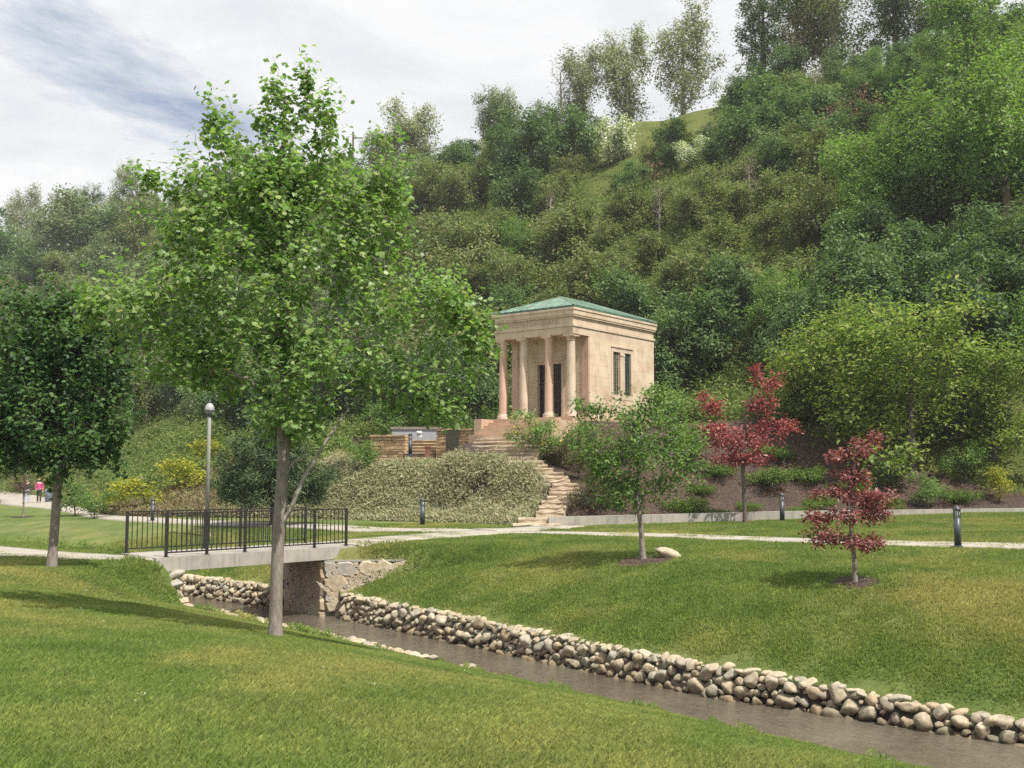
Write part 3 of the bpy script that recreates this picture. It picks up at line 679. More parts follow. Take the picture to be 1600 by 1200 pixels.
    for side in (0, 1):                           # front and rear triangles
        n = int(round((W+2*e)/st)); w = (W+2*e)/n
        for i in range(n):
            y0, y1 = -e+i*w, -e+(i+1)*w; X = lambda y: min(y+e, W+e-y)
            mid = cyy
            pts = [(0, y0), (0, y1), (X(y1), y1)]
            if y0 < mid-1e-6 < y1-1e-6: pts.append((hw, mid))
            pts.append((X(y0), y0))
            f = (lambda d, y: (-e+d, y)) if side == 0 else (lambda d, y: (Ln+e-d, y))
            pp = [f(d, y) for d, y in pts]; pp2 = [p for k, p in enumerate(pp) if (Vector(p)-Vector(pp[k-1])).length > 1e-4]
            if len(pp2) > 2: panel(pp2 if side else pp2[::-1])
            if i: seam(f(.01, y0), f(X(y0)-.01, y0))
    for side in (0, 1):
        n = int(round((Ln+2*e)/st)); w = (Ln+2*e)/n
        for i in range(n):
            x0, x1 = -e+i*w, -e+(i+1)*w; Y = lambda x: min(hw, x+e, Ln+e-x); pts = [(x0, 0), (x1, 0), (x1, Y(x1))]
            for b in (cx1, cx0):
                if x0 < b-1e-6 < x1-1e-6: pts.append((b, hw))
            pts.append((x0, Y(x0)))
            f = (lambda x, d: (x, -e+d)) if side == 0 else (lambda x, d: (x, W+e-d))
            pp = [f(x, d) for x, d in pts]; pp2 = [p for k, p in enumerate(pp) if (Vector(p)-Vector(pp[k-1])).length > 1e-4]
            if len(pp2) > 2: panel(pp2 if side == 0 else pp2[::-1])
            if i: seam(f(x0, .01), f(x0, Y(x0)-.01))
    for p, q in (((-e, -e), (cx0, cyy)), ((-e, W+e), (cx0, cyy)), ((Ln+e, -e), (cx1, cyy)), ((Ln+e, W+e), (cx1, cyy)), ((cx0, cyy), (cx1, cyy))): seam(p, q)
    return r
temple()

# ------------------------------------------------------------------ stone steps up to the temple
def stairs():
    n = len(STAIR); Ys = STAIR_Y; base = at(838, 822, 40.6); r = thing('stone_steps', 'winding flight of tan flagstone steps climbing to the temple', 'steps', base)
    for i, ((py, px, wpx), Y) in enumerate(zip(STAIR, Ys)):
        p = at(px, py-1.5, Y); w = wpx*Y/FPX; k = smooth(.55, .85, i/n); yaw = -float(k)*math.radians(24)
        dep = .75; th = .16; V = []; rr = random.Random(i)
        m = 6
        for z, g in ((-.62, .03), (-th*.55, .03), (-th*.5, 0), (-.02, 0), (0, .02)):
            for q in range(m+1): V.append((-w/2+w*q/m+rr.uniform(-.02, .02), g+rr.uniform(-.012, .03), z+rr.uniform(-.008, .008)))
            for q in range(m, -1, -1): V.append((-w/2+w*q/m, dep, z))
        c = 2*(m+1); F = []
        for l in range(4):
            for q in range(c): F.append((l*c+q, l*c+(q+1) % c, (l+1)*c+(q+1) % c, (l+1)*c+q))
        F.append(tuple(4*c+q for q in range(c)))
        obj('step', V, F, M['flag'], r, loc=p-base, rot=(0, 0, yaw))
    # temple's own pink steps, parallel to its front
    o = thing('temple_steps', 'short pink stone steps with a cheek block in front of the columns', 'steps', (TA.x, TA.y, TZ-1.2), math.atan2(ES.y, ES.x))
    for i in range(6):
        z1 = 1.2-.005-i*.15; MB().box(-.62-i*.36, -.255-i*.36+.05, .5, TW-.35, z1-.15-.5, z1-.05).build('step', M['pink'], o)
    MB().box(-1.5, -.26, TW-.34, TW+.12, -.2, 1.16).build('cheek_block', M['pink'], o)
    MB().box(-1.9, -.26, -.1, .49, -.2, 1.0).build('cheek_block', M['pink'], o)
stairs()

# ------------------------------------------------------------------ dry-laid terrace walls left of the steps
def dry_wall(label, p0, p1, z0, z1, th=.45, ch=.15, ln=.45, cop=True):
    p0 = Vector(p0); p1 = Vector(p1); d = p1-p0; L = d.length; yaw = math.atan2(d.y, d.x)
    r = thing('stone_wall', label, 'stone wall', (p0.x, p0.y, z0), yaw)
    MB().box(.03, L-.03, .06, th, 0, z1-z0-.06).build('wall_core', M['darkmortar'], r)
    ms = []
    for s in range(5):
        rr = random.Random(s+60); V = []
        for y in (-.5, -.42, .5):
            k = .93 if y == -.5 else 1
            V += [((-.5)*k+rr.uniform(-.02, .02), y, -.5*k*rr.uniform(.92, 1)), (.5*k, y+rr.uniform(-.06, .06)*(y < 0), -.5*k), (.5*k, y, .5*k*rr.uniform(.9, 1)), (-.5*k, y+rr.uniform(-.06, .06)*(y < 0), .5*k)]
        F = [(0, 1, 2, 3), (11, 10, 9, 8)]
        for l in (0, 4):
            for q in range(4): F.append((l+q, l+4+q, l+4+(q+1) % 4, l+(q+1) % 4))
        ms.append(mesh_np('stone', V, F, M['tan']))
    z = 0; Hh = z1-z0
    while z < Hh-.05:
        h = min(ch*random.uniform(.7, 1.25), Hh-z); top = z+h > Hh-.06; u = 0
        while u < L-.02:
            w = min(ln*random.uniform(.5, 1.6)*(1.6 if top and cop else 1), L-u)
            link('stone', random.choice(ms), r, (u+w/2, th/2-.05*(top and cop)+random.uniform(-.02, .02), z+h/2), (0, random.uniform(-.02, .02), random.uniform(-.03, .03)), (w-.015, th+.06*(top and cop), h-.018)); u += w
        z += h
    return r
def g2(px, Y): return (at(px, 700, Y)[0], Y)
dry_wall('dry-laid tan stone wall to the left of the small terrace steps', g2(578, 53.5), g2(634, 53.0), 2.2, at(600, 677, 53)[2])
dry_wall('dry-laid tan stone wall carrying the dark bronze plaque', g2(681, 52.6), g2(741, 52.0), 2.2, at(700, 669, 52)[2])
dry_wall('long tan terrace wall behind the red-leaved tree, right of the temple', g2(1036, 56.5), g2(1250, 55.0), 3.4, at(1100, 650, 56)[2]+.02, ln=.6)
r = thing('terrace_steps', 'four short stone steps between two dry-laid walls', 'steps', (*g2(657, 53.2), 2.3))
for i in range(5): 
    st_ = MB().box(-.72, .72, i*.36-.3, i*.36+.6, 0, .75+i*.165).build('step', M['tan'], r); MB().box(-.75, .75, i*.36-.38, i*.36+.02, .752+i*.165, .80+i*.165).build('tread', M['flag'], st_)
p = at(652, 676, 57); r = thing('memorial_wall', 'grey memorial wall with stone coping above the terrace steps', 'wall', (p[0], p[1], 2.6))
MB().box(-1.3, 1.15, 0, .3, 0, at(650, 671, 57)[2]-2.6).build('panel', M['greywall'], r); zt = at(650, 671, 57)[2]-2.6
MB().box(-1.4, 1.25, -.06, .36, zt+.003, zt+.13).build('coping', M['mortar'], r)
p = at(707, 672, 52.05); r = thing('plaque', 'dark bronze plaque mounted on the dry-laid stone wall', 'plaque', (p[0], p[1]-.18, at(707, 703, 52)[2]))
ph_ = p[2]-.02-at(707, 703, 52)[2]; MB().box(-.27, .27, 0, .05, 0, ph_).build('plate', M['plaque'], r)
fr = MB(); fr.box(-.30, -.272, -.012, .06, -.03, ph_+.03).box(.272, .30, -.012, .06, -.03, ph_+.03).box(-.271, .271, -.012, .06, -.03, -.002).box(-.271, .271, -.012, .06, ph_+.002, ph_+.03).build('frame', M['door'], r)
p = at(655, 683, 56.6); r = thing('flower_stand', 'small white wreath stand against the grey memorial wall', 'stand', p)
MB().box(-.14, .14, -.05, .05, 0, .12).build('base', M['white'], r); MB().lathe([(0, .12), (.1, .12), (.15, .2), (.16, .27), (.08, .31), (0, .31)], 14).build('bowl', M['white'], r, True)
p = at(668, 712, 51.6); r = thing('rust_post', 'short rust-brown post in front of the terrace steps', 'post', p)
MB().box(-.12, .12, -.1, .1, -.3, .38).build('shaft', M['redpost'], r); MB().box(-.15, .15, -.13, .13, .383, .43).build('cap', M['redpost'], r)

# ------------------------------------------------------------------ lamps
def bollard(label, loc, proto=None):
    if proto:
        r = copy_tree(proto); r.location = loc; r['label'] = label; return r
    r = thing('bollard_light', label, 'bollard light', loc, 0, 'bollard lights along the footpaths')
    MB().lathe([(0, -.1), (.13, -.1), (.13, .045), (.10, .06), (0, .06)], 20).build('base', M['bollard'], r, False)
    MB().lathe([(0, .06), (.088, .06), (.088, .76), (0, .76)], 22).build('body', M['bollard'], r, True)
    MB().lathe([(0, .76), (.066, .76), (.066, .955), (0, .955)], 20).build('lens', M['lens'], r, True)
    for k in range(8):
        t = k*math.pi/4+.2; c, s = math.cos(t)*.08, math.sin(t)*.08
        v, f = tube([(c, s, .755), (c, s, .958)], [.011, .011], 6); obj('rib', v, f, M['bollard'], r)
    MB().lathe([(0, .955), (.092, .955), (.105, .965), (.10, .99), (.07, 1.03), (.03, 1.05), (.028, 1.07), (.0, 1.075)], 22).build('cap', M['bollard'], r, True)
    return r
x, y, z = hit(1497, 856); B0 = bollard('black bollard light beside the concrete footpath, close to the path edge', (x, y, z))
x, y, z = ground(1221, 41.2); bollard('slate bollard light on the lawn against the low kerb wall', (x, y, z), B0)
x, y, z = hit(660, 822); bollard('slate bollard light in front of the grey juniper bank, by the path', (x, y, z), B0)
x, y, z = ground(240, 50.0); bollard('slate bollard light rising behind the railing, beside the lamp post', (x, y, z), B0)
p = at(641, 712, 51.9); bollard('slate bollard light in front of the terrace steps', p, B0)
def lamp():
    x, y, z = ground(325, 42.5); r = thing('street_lamp', 'tall grey lamp post with a glass globe head behind the footbridge', 'street lamp', (x, y, z))
    hz_ = at(325, 652, y)[2]-z
    MB().lathe([(0, -.1), (.16, -.1), (.16, .1), (.12, .2), (.09, .3), (0, .3)], 18).build('base', M['pole'], r, True)
    MB().lathe([(.085, .3), (.068, hz_-.1), (.05, hz_-.02), (.03, hz_+.05), (0, hz_+.05)], 18).build('pole', M['pole'], r, True)
    MB().lathe([(0, hz_+.05), (.1, hz_+.05), (.12, hz_+.09), (.07, hz_+.14), (0, hz_+.14)], 18).build('collar', M['bollard'], r, True)
    g = MB().lathe([(0, hz_+.14), (.10, hz_+.14), (.17, hz_+.22), (.185, hz_+.33), (.135, hz_+.47), (.05, hz_+.56), (0, hz_+.58)], 22).build('globe', M['glass'], r, True)
    MB().lathe([(.17, hz_+.225), (.20, hz_+.23), (.20, hz_+.27), (.18, hz_+.275)], 22).build('band', M['bollard'], g, True)
    MB().lathe([(0, hz_+.575), (.07, hz_+.55), (.04, hz_+.62), (0, hz_+.68)], 12).build('finial', M['bollard'], r, True)
lamp()

# ------------------------------------------------------------------ plants
def tpl_maple():
    o = [(0, 1.0), (22, .70), (46, .92), (74, .62), (108, .72), (150, .42), (180, .14), (210, .42), (252, .72), (286, .62), (314, .92), (338, .70)]
    V = [(0, .12, .0)]+[(math.sin(math.radians(a))*r*.62, .12+math.cos(math.radians(a))*r*.62, -.16*r*r) for a, r in o]
    F = [(0, i, i % len(o)+1) for i in range(1, len(o)+1)]; return np.array(V), np.array(F)
def tpl_oval(w=.26): return np.array([(0, 0, 0), (w, .45, .09), (0, 1, -.06), (-w, .45, .09)], float), np.array([(0, 1, 2), (0, 2, 3)])
def tpl_needle(w=.075): return np.array([(0, 0, 0), (w, .35, .02), (0, 1, 0), (-w, .35, .02)], float), np.array([(0, 1, 2), (0, 2, 3)])
TPL = dict(maple=tpl_maple(), oval=tpl_oval(), needle=tpl_needle(), slim=tpl_oval(.15))
def leaf_mesh(name, P, D, size, tpl, mat, r, up=.55, spread=.75):
    """leaves at P growing roughly along D"""
    tv, tf = TPL[tpl]; n = len(P)
    Nn = np.array([0, 0, up])+r.normal(size=(n, 3))*.38+D*.45; Nn /= np.linalg.norm(Nn, axis=1)[:, None]+1e-9
    T = D*spread+r.normal(size=(n, 3))*.6; T -= Nn*(T*Nn).sum(1)[:, None]; T /= np.linalg.norm(T, axis=1)[:, None]+1e-9
    B = np.cross(T, Nn); s = size*r.uniform(.6, 1.25, n)
    V = P[:, None]+s[:, None, None]*(tv[None, :, 0, None]*B[:, None]+tv[None, :, 1, None]*T[:, None]+tv[None, :, 2, None]*Nn[:, None])
    F = tf[None]+(np.arange(n)*len(tv))[:, None, None]
    return mesh_np(name, V.reshape(-1, 3), F.reshape(-1, 3), mat)

def sample_ell(ells, n, r, shell=.45):
    w = np.array([e[3]*e[4]*e[5] for e in ells])**.6; pick = r.choice(len(ells), n, p=w/w.sum()); E = np.array(ells)[pick]
    d = r.normal(size=(n, 3)); d /= np.linalg.norm(d, axis=1)[:, None]; rad = r.uniform(0, 1, n)**shell
    return E[:, :3]+d*rad[:, None]*E[:, 3:6]

def grow(trunk, ells, n, r, up=.55, seg=.35, shell=.45, crook=.06):
    """connect crown points to the trunk; returns node positions, parents, tip flags"""
    A = sample_ell(ells, n, r, shell); T = np.asarray(trunk, float); pos = [T[0]]
    for p, q in zip(T[:-1], T[1:]):
        k = max(1, int(np.linalg.norm(q-p)/.25)); pos += [p+(q-p)*(i+1)/k for i in range(k)]
    nt = len(pos); cap = nt+n*12; N = np.zeros((cap, 3)); N[:nt] = pos; par = np.full(cap, -1); par[1:nt] = np.arange(nt-1); cnt = nt; tips = []
    dist = np.min(np.linalg.norm(A[:, None]-N[None, :nt], axis=2), axis=1); first = int(nt*.28)
    for i in np.argsort(dist):
        p = A[i]; dlt = p-N[first:cnt]; d = np.linalg.norm(dlt, axis=1); hd = np.hypot(dlt[:, 0], dlt[:, 1])
        cost = d+1.1*np.maximum(0, -dlt[:, 2]+up*hd); j = first+int(np.argmin(cost)); a = N[j].copy(); L = np.linalg.norm(p-a); k = max(2, min(11, int(L/seg)))
        bow = np.array([0, 0, -1.])*L*.10*up+r.normal(size=3)*L*.05; prev = j
        for q in range(1, k+1):
            t = q/k; w = a+(p-a)*t+bow*4*t*(1-t)*.5+r.normal(size=3)*crook*L*.25*(1 if q < k else 0)
            if cnt >= cap: break
            N[cnt] = w; par[cnt] = prev; prev = cnt; cnt += 1
        tips.append(prev)
    return N[:cnt], par[:cnt], np.array(tips), nt
def branch_mesh(N, par, tips, nt, r0, rmin, sides=6, flare=1.35, pw=.60):
    n = len(N); w = np.zeros(n); w[tips] += 1
    for i in range(n-1, 0, -1): w[par[i]] += w[i]
    R = np.maximum(rmin, r0*(w/w[0])**pw*.9); k = np.arange(nt)
    R[:nt] = np.maximum(R[:nt], r0*(1-.75*k/max(nt-1, 1)))*np.where(N[:nt, 2]-N[0, 2] < .5, 1+(flare-1)*np.clip(1-(N[:nt, 2]-N[0, 2])/.5, 0, 1)**2, 1)
    ch = [[] for _ in range(n)]
    for i in range(1, n): ch[par[i]].append(i)
    parts = []; stack = [(None, 0)]
    while stack:
        p, i = stack.pop(); chain = [i] if p is None else [p, i]
        while ch[chain[-1]]:
            c = sorted(ch[chain[-1]], key=lambda q: -(w[q]+(1e6 if q < nt else 0))); 
            for q in c[1:]: stack.append((chain[-1], q))
            chain.append(c[0])
        if len(chain) < 2: continue
        P = N[chain]; Rr = R[chain].copy()
        if p is not None: Rr[0] = min(Rr[0], Rr[1]*1.25)
        parts.append(tube(P, Rr, sides+4 if p is None else (sides if Rr[0] > rmin*2.5 else 3)))
    return join_np(parts)
def leaves_at(N, par, tips, per, rad, r, back=2):
    P = []; D = []
    for t in tips:
        c = [t]; 
        for _ in range(back):
            if par[c[-1]] >= 0: c.append(par[c[-1]])
        P.append(N[r.choice(c, per)])
        d = N[t]-N[c[-1]]; D.append(np.repeat(d[None]/(np.linalg.norm(d)+1e-9), per, 0))
    P = np.concatenate(P); D = np.concatenate(D); o = r.normal(size=P.shape); o /= np.linalg.norm(o, axis=1)[:, None]+1e-9; off = o*(rad*1.75*r.uniform(0, 1, len(P))**.6)[:, None]
    return P+off, D*.5+o*.6
def tree_parts(trunk, ells, n, per, size, tpl, leafm, barkm, seed, r0, rmin=.006, rad=.16, up=.55, shell=.45, sides=6, back=2, lup=.55):
    r = np.random.default_rng(seed); N, par, tips, nt = grow(trunk, ells, n, r, up, shell=shell)
    V, F = branch_mesh(N, par, tips, nt, r0, rmin, sides); tm = mesh_np('trunk', V, F, barkm, True)
    cm = None
    if per: P, D = leaves_at(N, par, tips, per, rad, r, back); cm = leaf_mesh('crown', P, D, size, tpl, leafm, r, lup)
    return tm, cm
def plant(name, label, cat, loc, parts, group=None, rz=0, sc=1.0, names=('trunk', 'crown')):
    r = thing(name, label, cat, loc, rz, group); r.scale = (sc, sc, sc) if isinstance(sc, (int, float)) else sc
    link(names[0], parts[0], r)
    if parts[1]: link(names[1], parts[1], r)
    return r

G = lambda *c: [tuple(x) for x in c]
LM = dict(
    syc=leaf_mat('sycamore_leaf', G((.056, .098, .028), (.072, .122, .036), (.092, .148, .046), (.112, .168, .056), (.128, .185, .066), (.150, .200, .080), (.18, .20, .070)), .46, .4, .40, .0, .5, .2, 1.95),
    dark=leaf_mat('dark_maple_leaf', G((.020, .048, .016), (.032, .072, .022), (.050, .098, .028), (.078, .132, .038)), .36, .3, .5, .1, .9, .3),
    mid=leaf_mat('mid_green_leaf', G((.036, .068, .018), (.054, .094, .024), (.074, .120, .030), (.098, .142, .038)), .38, .25, .5, .12, .7, .3, 2.2),
    honey=leaf_mat('honey_green_leaf', G((.046, .070, .016), (.068, .097, .020), (.094, .123, .026), (.122, .146, .034), (.15, .158, .042)), .42, .25, .5, .1, .6, .3, 2.2),
    red=leaf_mat('red_leaf', G((.075, .016, .018), (.12, .024, .026), (.17, .042, .040), (.22, .075, .068), (.27, .13, .115)), .36, .3, .45, .1, 1.0, .25, 1.75, (1.4, .8, .8)),
    purple=leaf_mat('purple_leaf', G((.030, .014, .014), (.055, .022, .020), (.08, .035, .028)), .25, .3, .5, .1),
    redd=leaf_mat('dark_red_leaf', G((.060, .018, .018), (.095, .028, .026), (.145, .050, .044), (.20, .095, .08), (.26, .15, .12)), .36, .35, .42, .1, 1.2, .3, 1.8, (1.4, .8, .8)),
    olive=leaf_mat('olive_scrub_leaf', G((.052, .067, .026), (.074, .091, .034), (.096, .112, .044), (.118, .126, .052), (.115, .098, .055)), .36, .15, .65, .16, .45, .3, 2.15),
    deep=leaf_mat('deep_green_leaf', G((.030, .049, .023), (.046, .070, .030), (.062, .090, .037), (.084, .112, .046)), .36, .18, .6, .2, .5, .3, 2.15),
    fresh=leaf_mat('fresh_green_leaf', G((.044, .076, .022), (.066, .106, .029), (.090, .134, .038), (.118, .160, .050)), .44, .25, .5, .15, .5, .3, 2.1),
    grey=leaf_mat('grey_green_leaf', G((.060, .082, .040), (.086, .110, .054), (.112, .134, .070), (.14, .14, .09)), .32, .15, .7, .2, .5, .3, 2.0),
    pale=leaf_mat('pale_poplar_leaf', G((.085, .095, .05), (.125, .135, .072), (.165, .17, .10), (.22, .21, .15)), .35, .3, .5, .15, .5, .25),
    blossom=leaf_mat('white_blossom', G((.20, .22, .15), (.34, .35, .26), (.48, .48, .38), (.08, .10, .05)), .25, .15, .7, .1),
    rust=leaf_mat('rust_twig_leaf', G((.085, .045, .032), (.13, .068, .048), (.17, .10, .075), (.09, .075, .06)), .2, .1, .8, .2),
    brownleaf=leaf_mat('brown_spring_leaf', G((.075, .066, .034), (.105, .09, .048), (.135, .112, .062), (.10, .105, .045)), .3, .15, .7, .15, .5, .3),
    pine=leaf_mat('pine_needle', G((.018, .034, .013), (.030, .050, .018), (.044, .068, .024), (.060, .084, .030)), .15, .3, .5, .1, 1.2, .3),
    juniper=leaf_mat('grey_juniper', G((.108, .110, .060), (.144, .147, .082), (.178, .180, .104), (.140, .120, .068), (.21, .212, .138)), .15, .1, .8, .12, .35, .25, 2.1),
    juniperbrown=leaf_mat('brown_juniper', G((.085, .062, .036), (.125, .090, .052), (.115, .105, .05), (.16, .12, .07)), .15, .1, .8, .25, .4, .35),
    jungreen=leaf_mat('green_juniper', G((.038, .070, .012), (.060, .100, .016), (.085, .130, .022), (.11, .15, .035)), .2, .15, .7, .2, .8, .35),
    yellow=leaf_mat('yellow_green_leaf', G((.10, .125, .015), (.16, .175, .018), (.22, .215, .025), (.30, .24, .03)), .4, .2, .55, .15, .8, .3),
    gold=leaf_mat('gold_flower', G((.42, .28, .02), (.55, .36, .03)), .3, .2, .5, 0),
    darkbrown=leaf_mat('dark_bronze_leaf', G((.028, .026, .012), (.048, .042, .018), (.070, .055, .026), (.05, .06, .02)), .2, .15, .7, .2, 1, .35),
    brush=leaf_mat('brush_leaf', G((.056, .080, .024), (.080, .108, .034), (.108, .132, .046), (.13, .125, .055)), .34, .1, .8, .25, .4, .3, 2.0),
)
# --- the large young sycamore on the near bank
def big_tree():
    x, y, z = hit(430, 1000); k = y/FPX
    def e(cx, cy, rx, ry, dy=0, rd=None): return ((cx-430)*k, dy, (1000-cy)*k, rx*k, (rd or min(rx*1.25, 190))*k, ry*k)
    ells = [e(430, 270, 100, 85, 0), e(325, 300, 95, 115, .1), e(545, 330, 85, 105, 0), e(410, 140, 34, 100, 0, 42), e(316, 190, 38, 105, .25, 46), e(508, 195, 30, 105, -.2, 42), e(462, 125, 18, 72, .1, 26), e(425, 290, 70, 80), e(400, 400, 150, 120), e(265, 345, 75, 95, .2), e(207, 275, 26, 26, 0),
            e(235, 470, 110, 80, -.2), e(140, 470, 55, 55, .2), e(600, 285, 48, 105, .1, 60), e(590, 430, 85, 85, .1), e(705, 480, 70, 65, -.1), e(470, 540, 150, 90, -.1), e(655, 595, 95, 55, .2), e(300, 560, 110, 60, .2), e(455, 655, 85, 45, -.2), e(740, 545, 36, 50, 0), e(690, 640, 45, 25, 0)]
    trunk = [(0, 0, -.1), (.0, 0, .5), (.01, 0, 1.2), (.04, .0, 1.9), (.07, .02, 2.6), (.02, .0, 3.6), (.05, .03, 5.0), (-.02, 0, 6.6), (0, 0, 7.9)]
    tm, cm = tree_parts(trunk, ells, 1800, 14, .094, 'maple', LM['syc'], M['bark'], 21, .098, .003, .11, .95, .55, 8, 3)
    r = plant('sycamore_tree', 'tall young broadleaf tree with lobed leaves and grey trunk on the near creek bank', 'tree', (x, y, z), (tm, cm), names=('trunk', 'crown'))
    # pale side limb that leaves the trunk low on the right
    P = [(.06, -.02, 1.62), (.2, -.05, 1.85), (.34, -.06, 2.2), (.50, -.05, 2.5), (.70, 0, 2.85), (1.0, .05, 3.3)]; v, f = tube(P, [.038, .035, .032, .028, .022, .012], 7); obj('limb', v, f, M['barkpale'], r, True)
    P = [(.07, .02, 2.35), (.2, .1, 2.52), (.42, .12, 2.62)]; v, f = tube(P, [.028, .024, .014], 7); obj('limb', v, f, M['barkpale'], r, True)
big_tree()
def simple_tree(name, label, px, base_py, Y, ellpx, trunk_px, n, per, size, tpl, leaf, bark, seed, r0, **k):
    """crown ellipses given by their place beside the trunk foot (in picture units at the tree's distance)"""
    if Y is None: x, y, z = hit(px, base_py)
    else: x, y, z = ground(px, Y)
    s = y/FPX; by = proj(x, y, z)[1]
    ells = [((cx-px)*s, dy, (by-cy_)*s, rx*s, (rd if rd else rx)*s, ry*s) for cx, cy_, rx, ry, dy, rd in [(*q, 0, None)[:6] if len(q) == 4 else q for q in ellpx]]
    tr = [((tx-px)*s, 0, (by-ty)*s) for tx, ty in trunk_px]; tr[0] = (tr[0][0], 0, -.1)
    parts = tree_parts(tr, ells, n, per, size, tpl, LM[leaf], M[bark], seed, r0, **k)
    return plant(name, label, 'tree', (x, y, z), parts)
simple_tree('maple_tree', 'dense dark green round tree with bare trunk near the bridge approach', 80, 889, None,
    [(75, 630, 130, 110), (40, 560, 110, 100), (115, 540, 90, 90), (0, 650, 85, 85), (150, 685, 60, 66), (60, 480, 80, 52), (90, 700, 85, 50), (20, 690, 70, 50)], [(80, 890), (84, 800), (86, 740), (84, 640), (80, 500)], 620, 42, .105, 'maple', 'dark', 'bark', 5, .105, rad=.17, up=.5)
simple_tree('purple_plum_tree', 'small purple-leaved tree on the lawn beside the walkers', 36, 808, None,
    [(32, 745, 28, 28), (42, 752, 26, 24), (28, 760, 20, 14)], [(36, 808), (36, 780), (35, 730)], 90, 16, .085, 'oval', 'purple', 'bark', 6, .05, rad=.10)
simple_tree('young_green_tree', 'slender young green tree with low spreading crown beside the boulder', 1005, 875, None,
    [(985, 690, 85, 55), (1000, 640, 45, 40), (930, 640, 32, 30), (1060, 690, 55, 50), (930, 720, 45, 42), (1025, 615, 26, 22), (975, 760, 75, 40), (1060, 745, 45, 30), (905, 632, 16, 14)],
    [(1005, 875), (1002, 820), (997, 780), (1000, 720), (1005, 640)], 340, 20, .115, 'oval', 'mid', 'bark', 8, .075, rad=.15, up=.6, shell=.6)
simple_tree('red_leaf_tree', 'red-leaved young tree with clear trunk standing against the low kerb wall', 1163, 815, 41.2,
    [(1165, 685, 66, 22), (1160, 716, 58, 12), (1118, 636, 26, 9), (1195, 632, 36, 14), (1212, 598, 24, 20), (1115, 672, 38, 14), (1218, 668, 36, 14), (1185, 585, 14, 16), (1100, 622, 12, 6)],
    [(1163, 815), (1162, 760), (1161, 720), (1165, 660), (1185, 590)], 260, 18, .145, 'oval', 'red', 'barkdark', 9, .085, rad=.14, up=.35, shell=.6)
simple_tree('dark_red_tree', 'small dark red-leaved tree with low branches alone on the lawn', 1336, 911, None,
    [(1345, 702, 38, 12), (1372, 688, 20, 8), (1315, 715, 30, 9), (1335, 745, 38, 13), (1305, 772, 40, 12), (1362, 778, 46, 13), (1325, 808, 70, 12), (1282, 815, 32, 9), (1378, 800, 28, 12), (1325, 845, 60, 10), (1285, 832, 32, 6), (1365, 852, 32, 7), (1260, 838, 14, 5)],
    [(1336, 911), (1336, 875), (1332, 840), (1336, 760), (1345, 695)], 320, 17, .088, 'oval', 'redd', 'bark', 10, .05, rad=.075, up=.2, shell=.6)
# rounded pine behind the bridge
def pine():
    x, y, z = ground(428, 45); s = y/FPX; r = np.random.default_rng(3)
    ells = [(0, 0, 1.3, 1.9, 1.8, .75), (-.3, 0, 2.3, 1.6, 1.5, .9), (.3, 0, 3.2, 1.2, 1.2, .9), (1.0, 0, 1.5, 1.1, 1.1, .8), (-1.1, 0, 1.4, 1.0, 1, .6), (.05, 0, 4.0, .65, .65, .8)]
    parts = tree_parts([(0, 0, -.1), (0, 0, 1), (.05, 0, 2.4), (0, 0, 4.5)], ells, 420, 95, .20, 'needle', LM['pine'], M['barkdark'], 31, .12, .008, .15, .1, .5, 6, 1, .3)
    plant('pine_tree', 'dark bushy pine behind the footbridge railing', 'tree', (x, y, z), parts, sc=1.22)
pine()
# --- trees and shrubs of the planted slope
def shrub_proto(kind, seed, w, h, n, per, size, leaf, bark='barkdark', tpl='oval', base=.15, rad=.22, up=.5, lobes=5, **k):
    r = np.random.default_rng(seed); E = [(0, 0, h*.55, w*.36, w*.36, h*.38)]
    for i in range(lobes):
        t = r.uniform(0, 6.28); d = r.uniform(.15, .30)*w; q = r.uniform(.18, .28)
        E.append((d*math.cos(t)*1.1, d*math.sin(t)*1.1, h*(base+.12+(.80-base)*(i+.5)/lobes), w*q, w*q, h*q*.85))
    T = [(0, 0, -.3), (r.uniform(-.1, .1), 0, h*.3), (r.uniform(-.2, .2), r.uniform(-.2, .2), h*.75)]
    return tree_parts(T, E, n, per, size, tpl, LM[leaf], M[bark], seed, max(.03, .022*h), .008, rad, up, .55, 5, 2, **k)
def place(proto, name, label, cat, px, Y, sc=1.0, group=None, dz=0, rz=None):
    x, y, z = ground(px, Y); return plant(name, label, cat, (x, y, z+dz), proto, group, random.uniform(0, 6.28) if rz is None else rz, sc, ('stems', 'foliage') if cat == 'shrub' else ('trunk', 'crown'))
PR = {}
PR['honey'] = [shrub_proto('honey', 200+i, 7.0, 6.2, 460, 28, .19, 'honey', rad=.30, lobes=13, base=-.06) for i in range(2)]
PR['fresh'] = [shrub_proto('fresh', 210+i, 7.0, 8.0, 340, 26, .23, 'fresh', rad=.34, lobes=10) for i in range(3)]
PR['olive'] = [shrub_proto('olive', 220+i, 5.0, 4.4, 190, 24, .24, 'olive', rad=.26, lobes=8) for i in range(4)]
PR['deep'] = [shrub_proto('deep', 230+i, 5.2, 5.0, 190, 26, .25, 'deep', rad=.27, lobes=8) for i in range(4)]
PR['grey'] = [shrub_proto('grey', 240+i, 4.4, 3.9, 170, 24, .22, 'grey', rad=.26, lobes=7) for i in range(3)]
PR['white'] = [shrub_proto('white', 250, 4.6, 3.6, 120, 26, .22, 'blossom', rad=.26, lobes=6)]
PR['rust'] = [shrub_proto('rust', 255+i, 4.0, 3.2, 150, 5, .16, 'rust', bark='barkdark', rad=.2, lobes=5) for i in range(2)]
PR['yellow'] = [shrub_proto('yellow', 260, 2.4, 2.0, 80, 20, .12, 'yellow', rad=.15)]
PR['lush'] = [shrub_proto('lush', 265+i, 2.6, 1.7, 90, 22, .12, 'fresh', rad=.15) for i in range(2)]
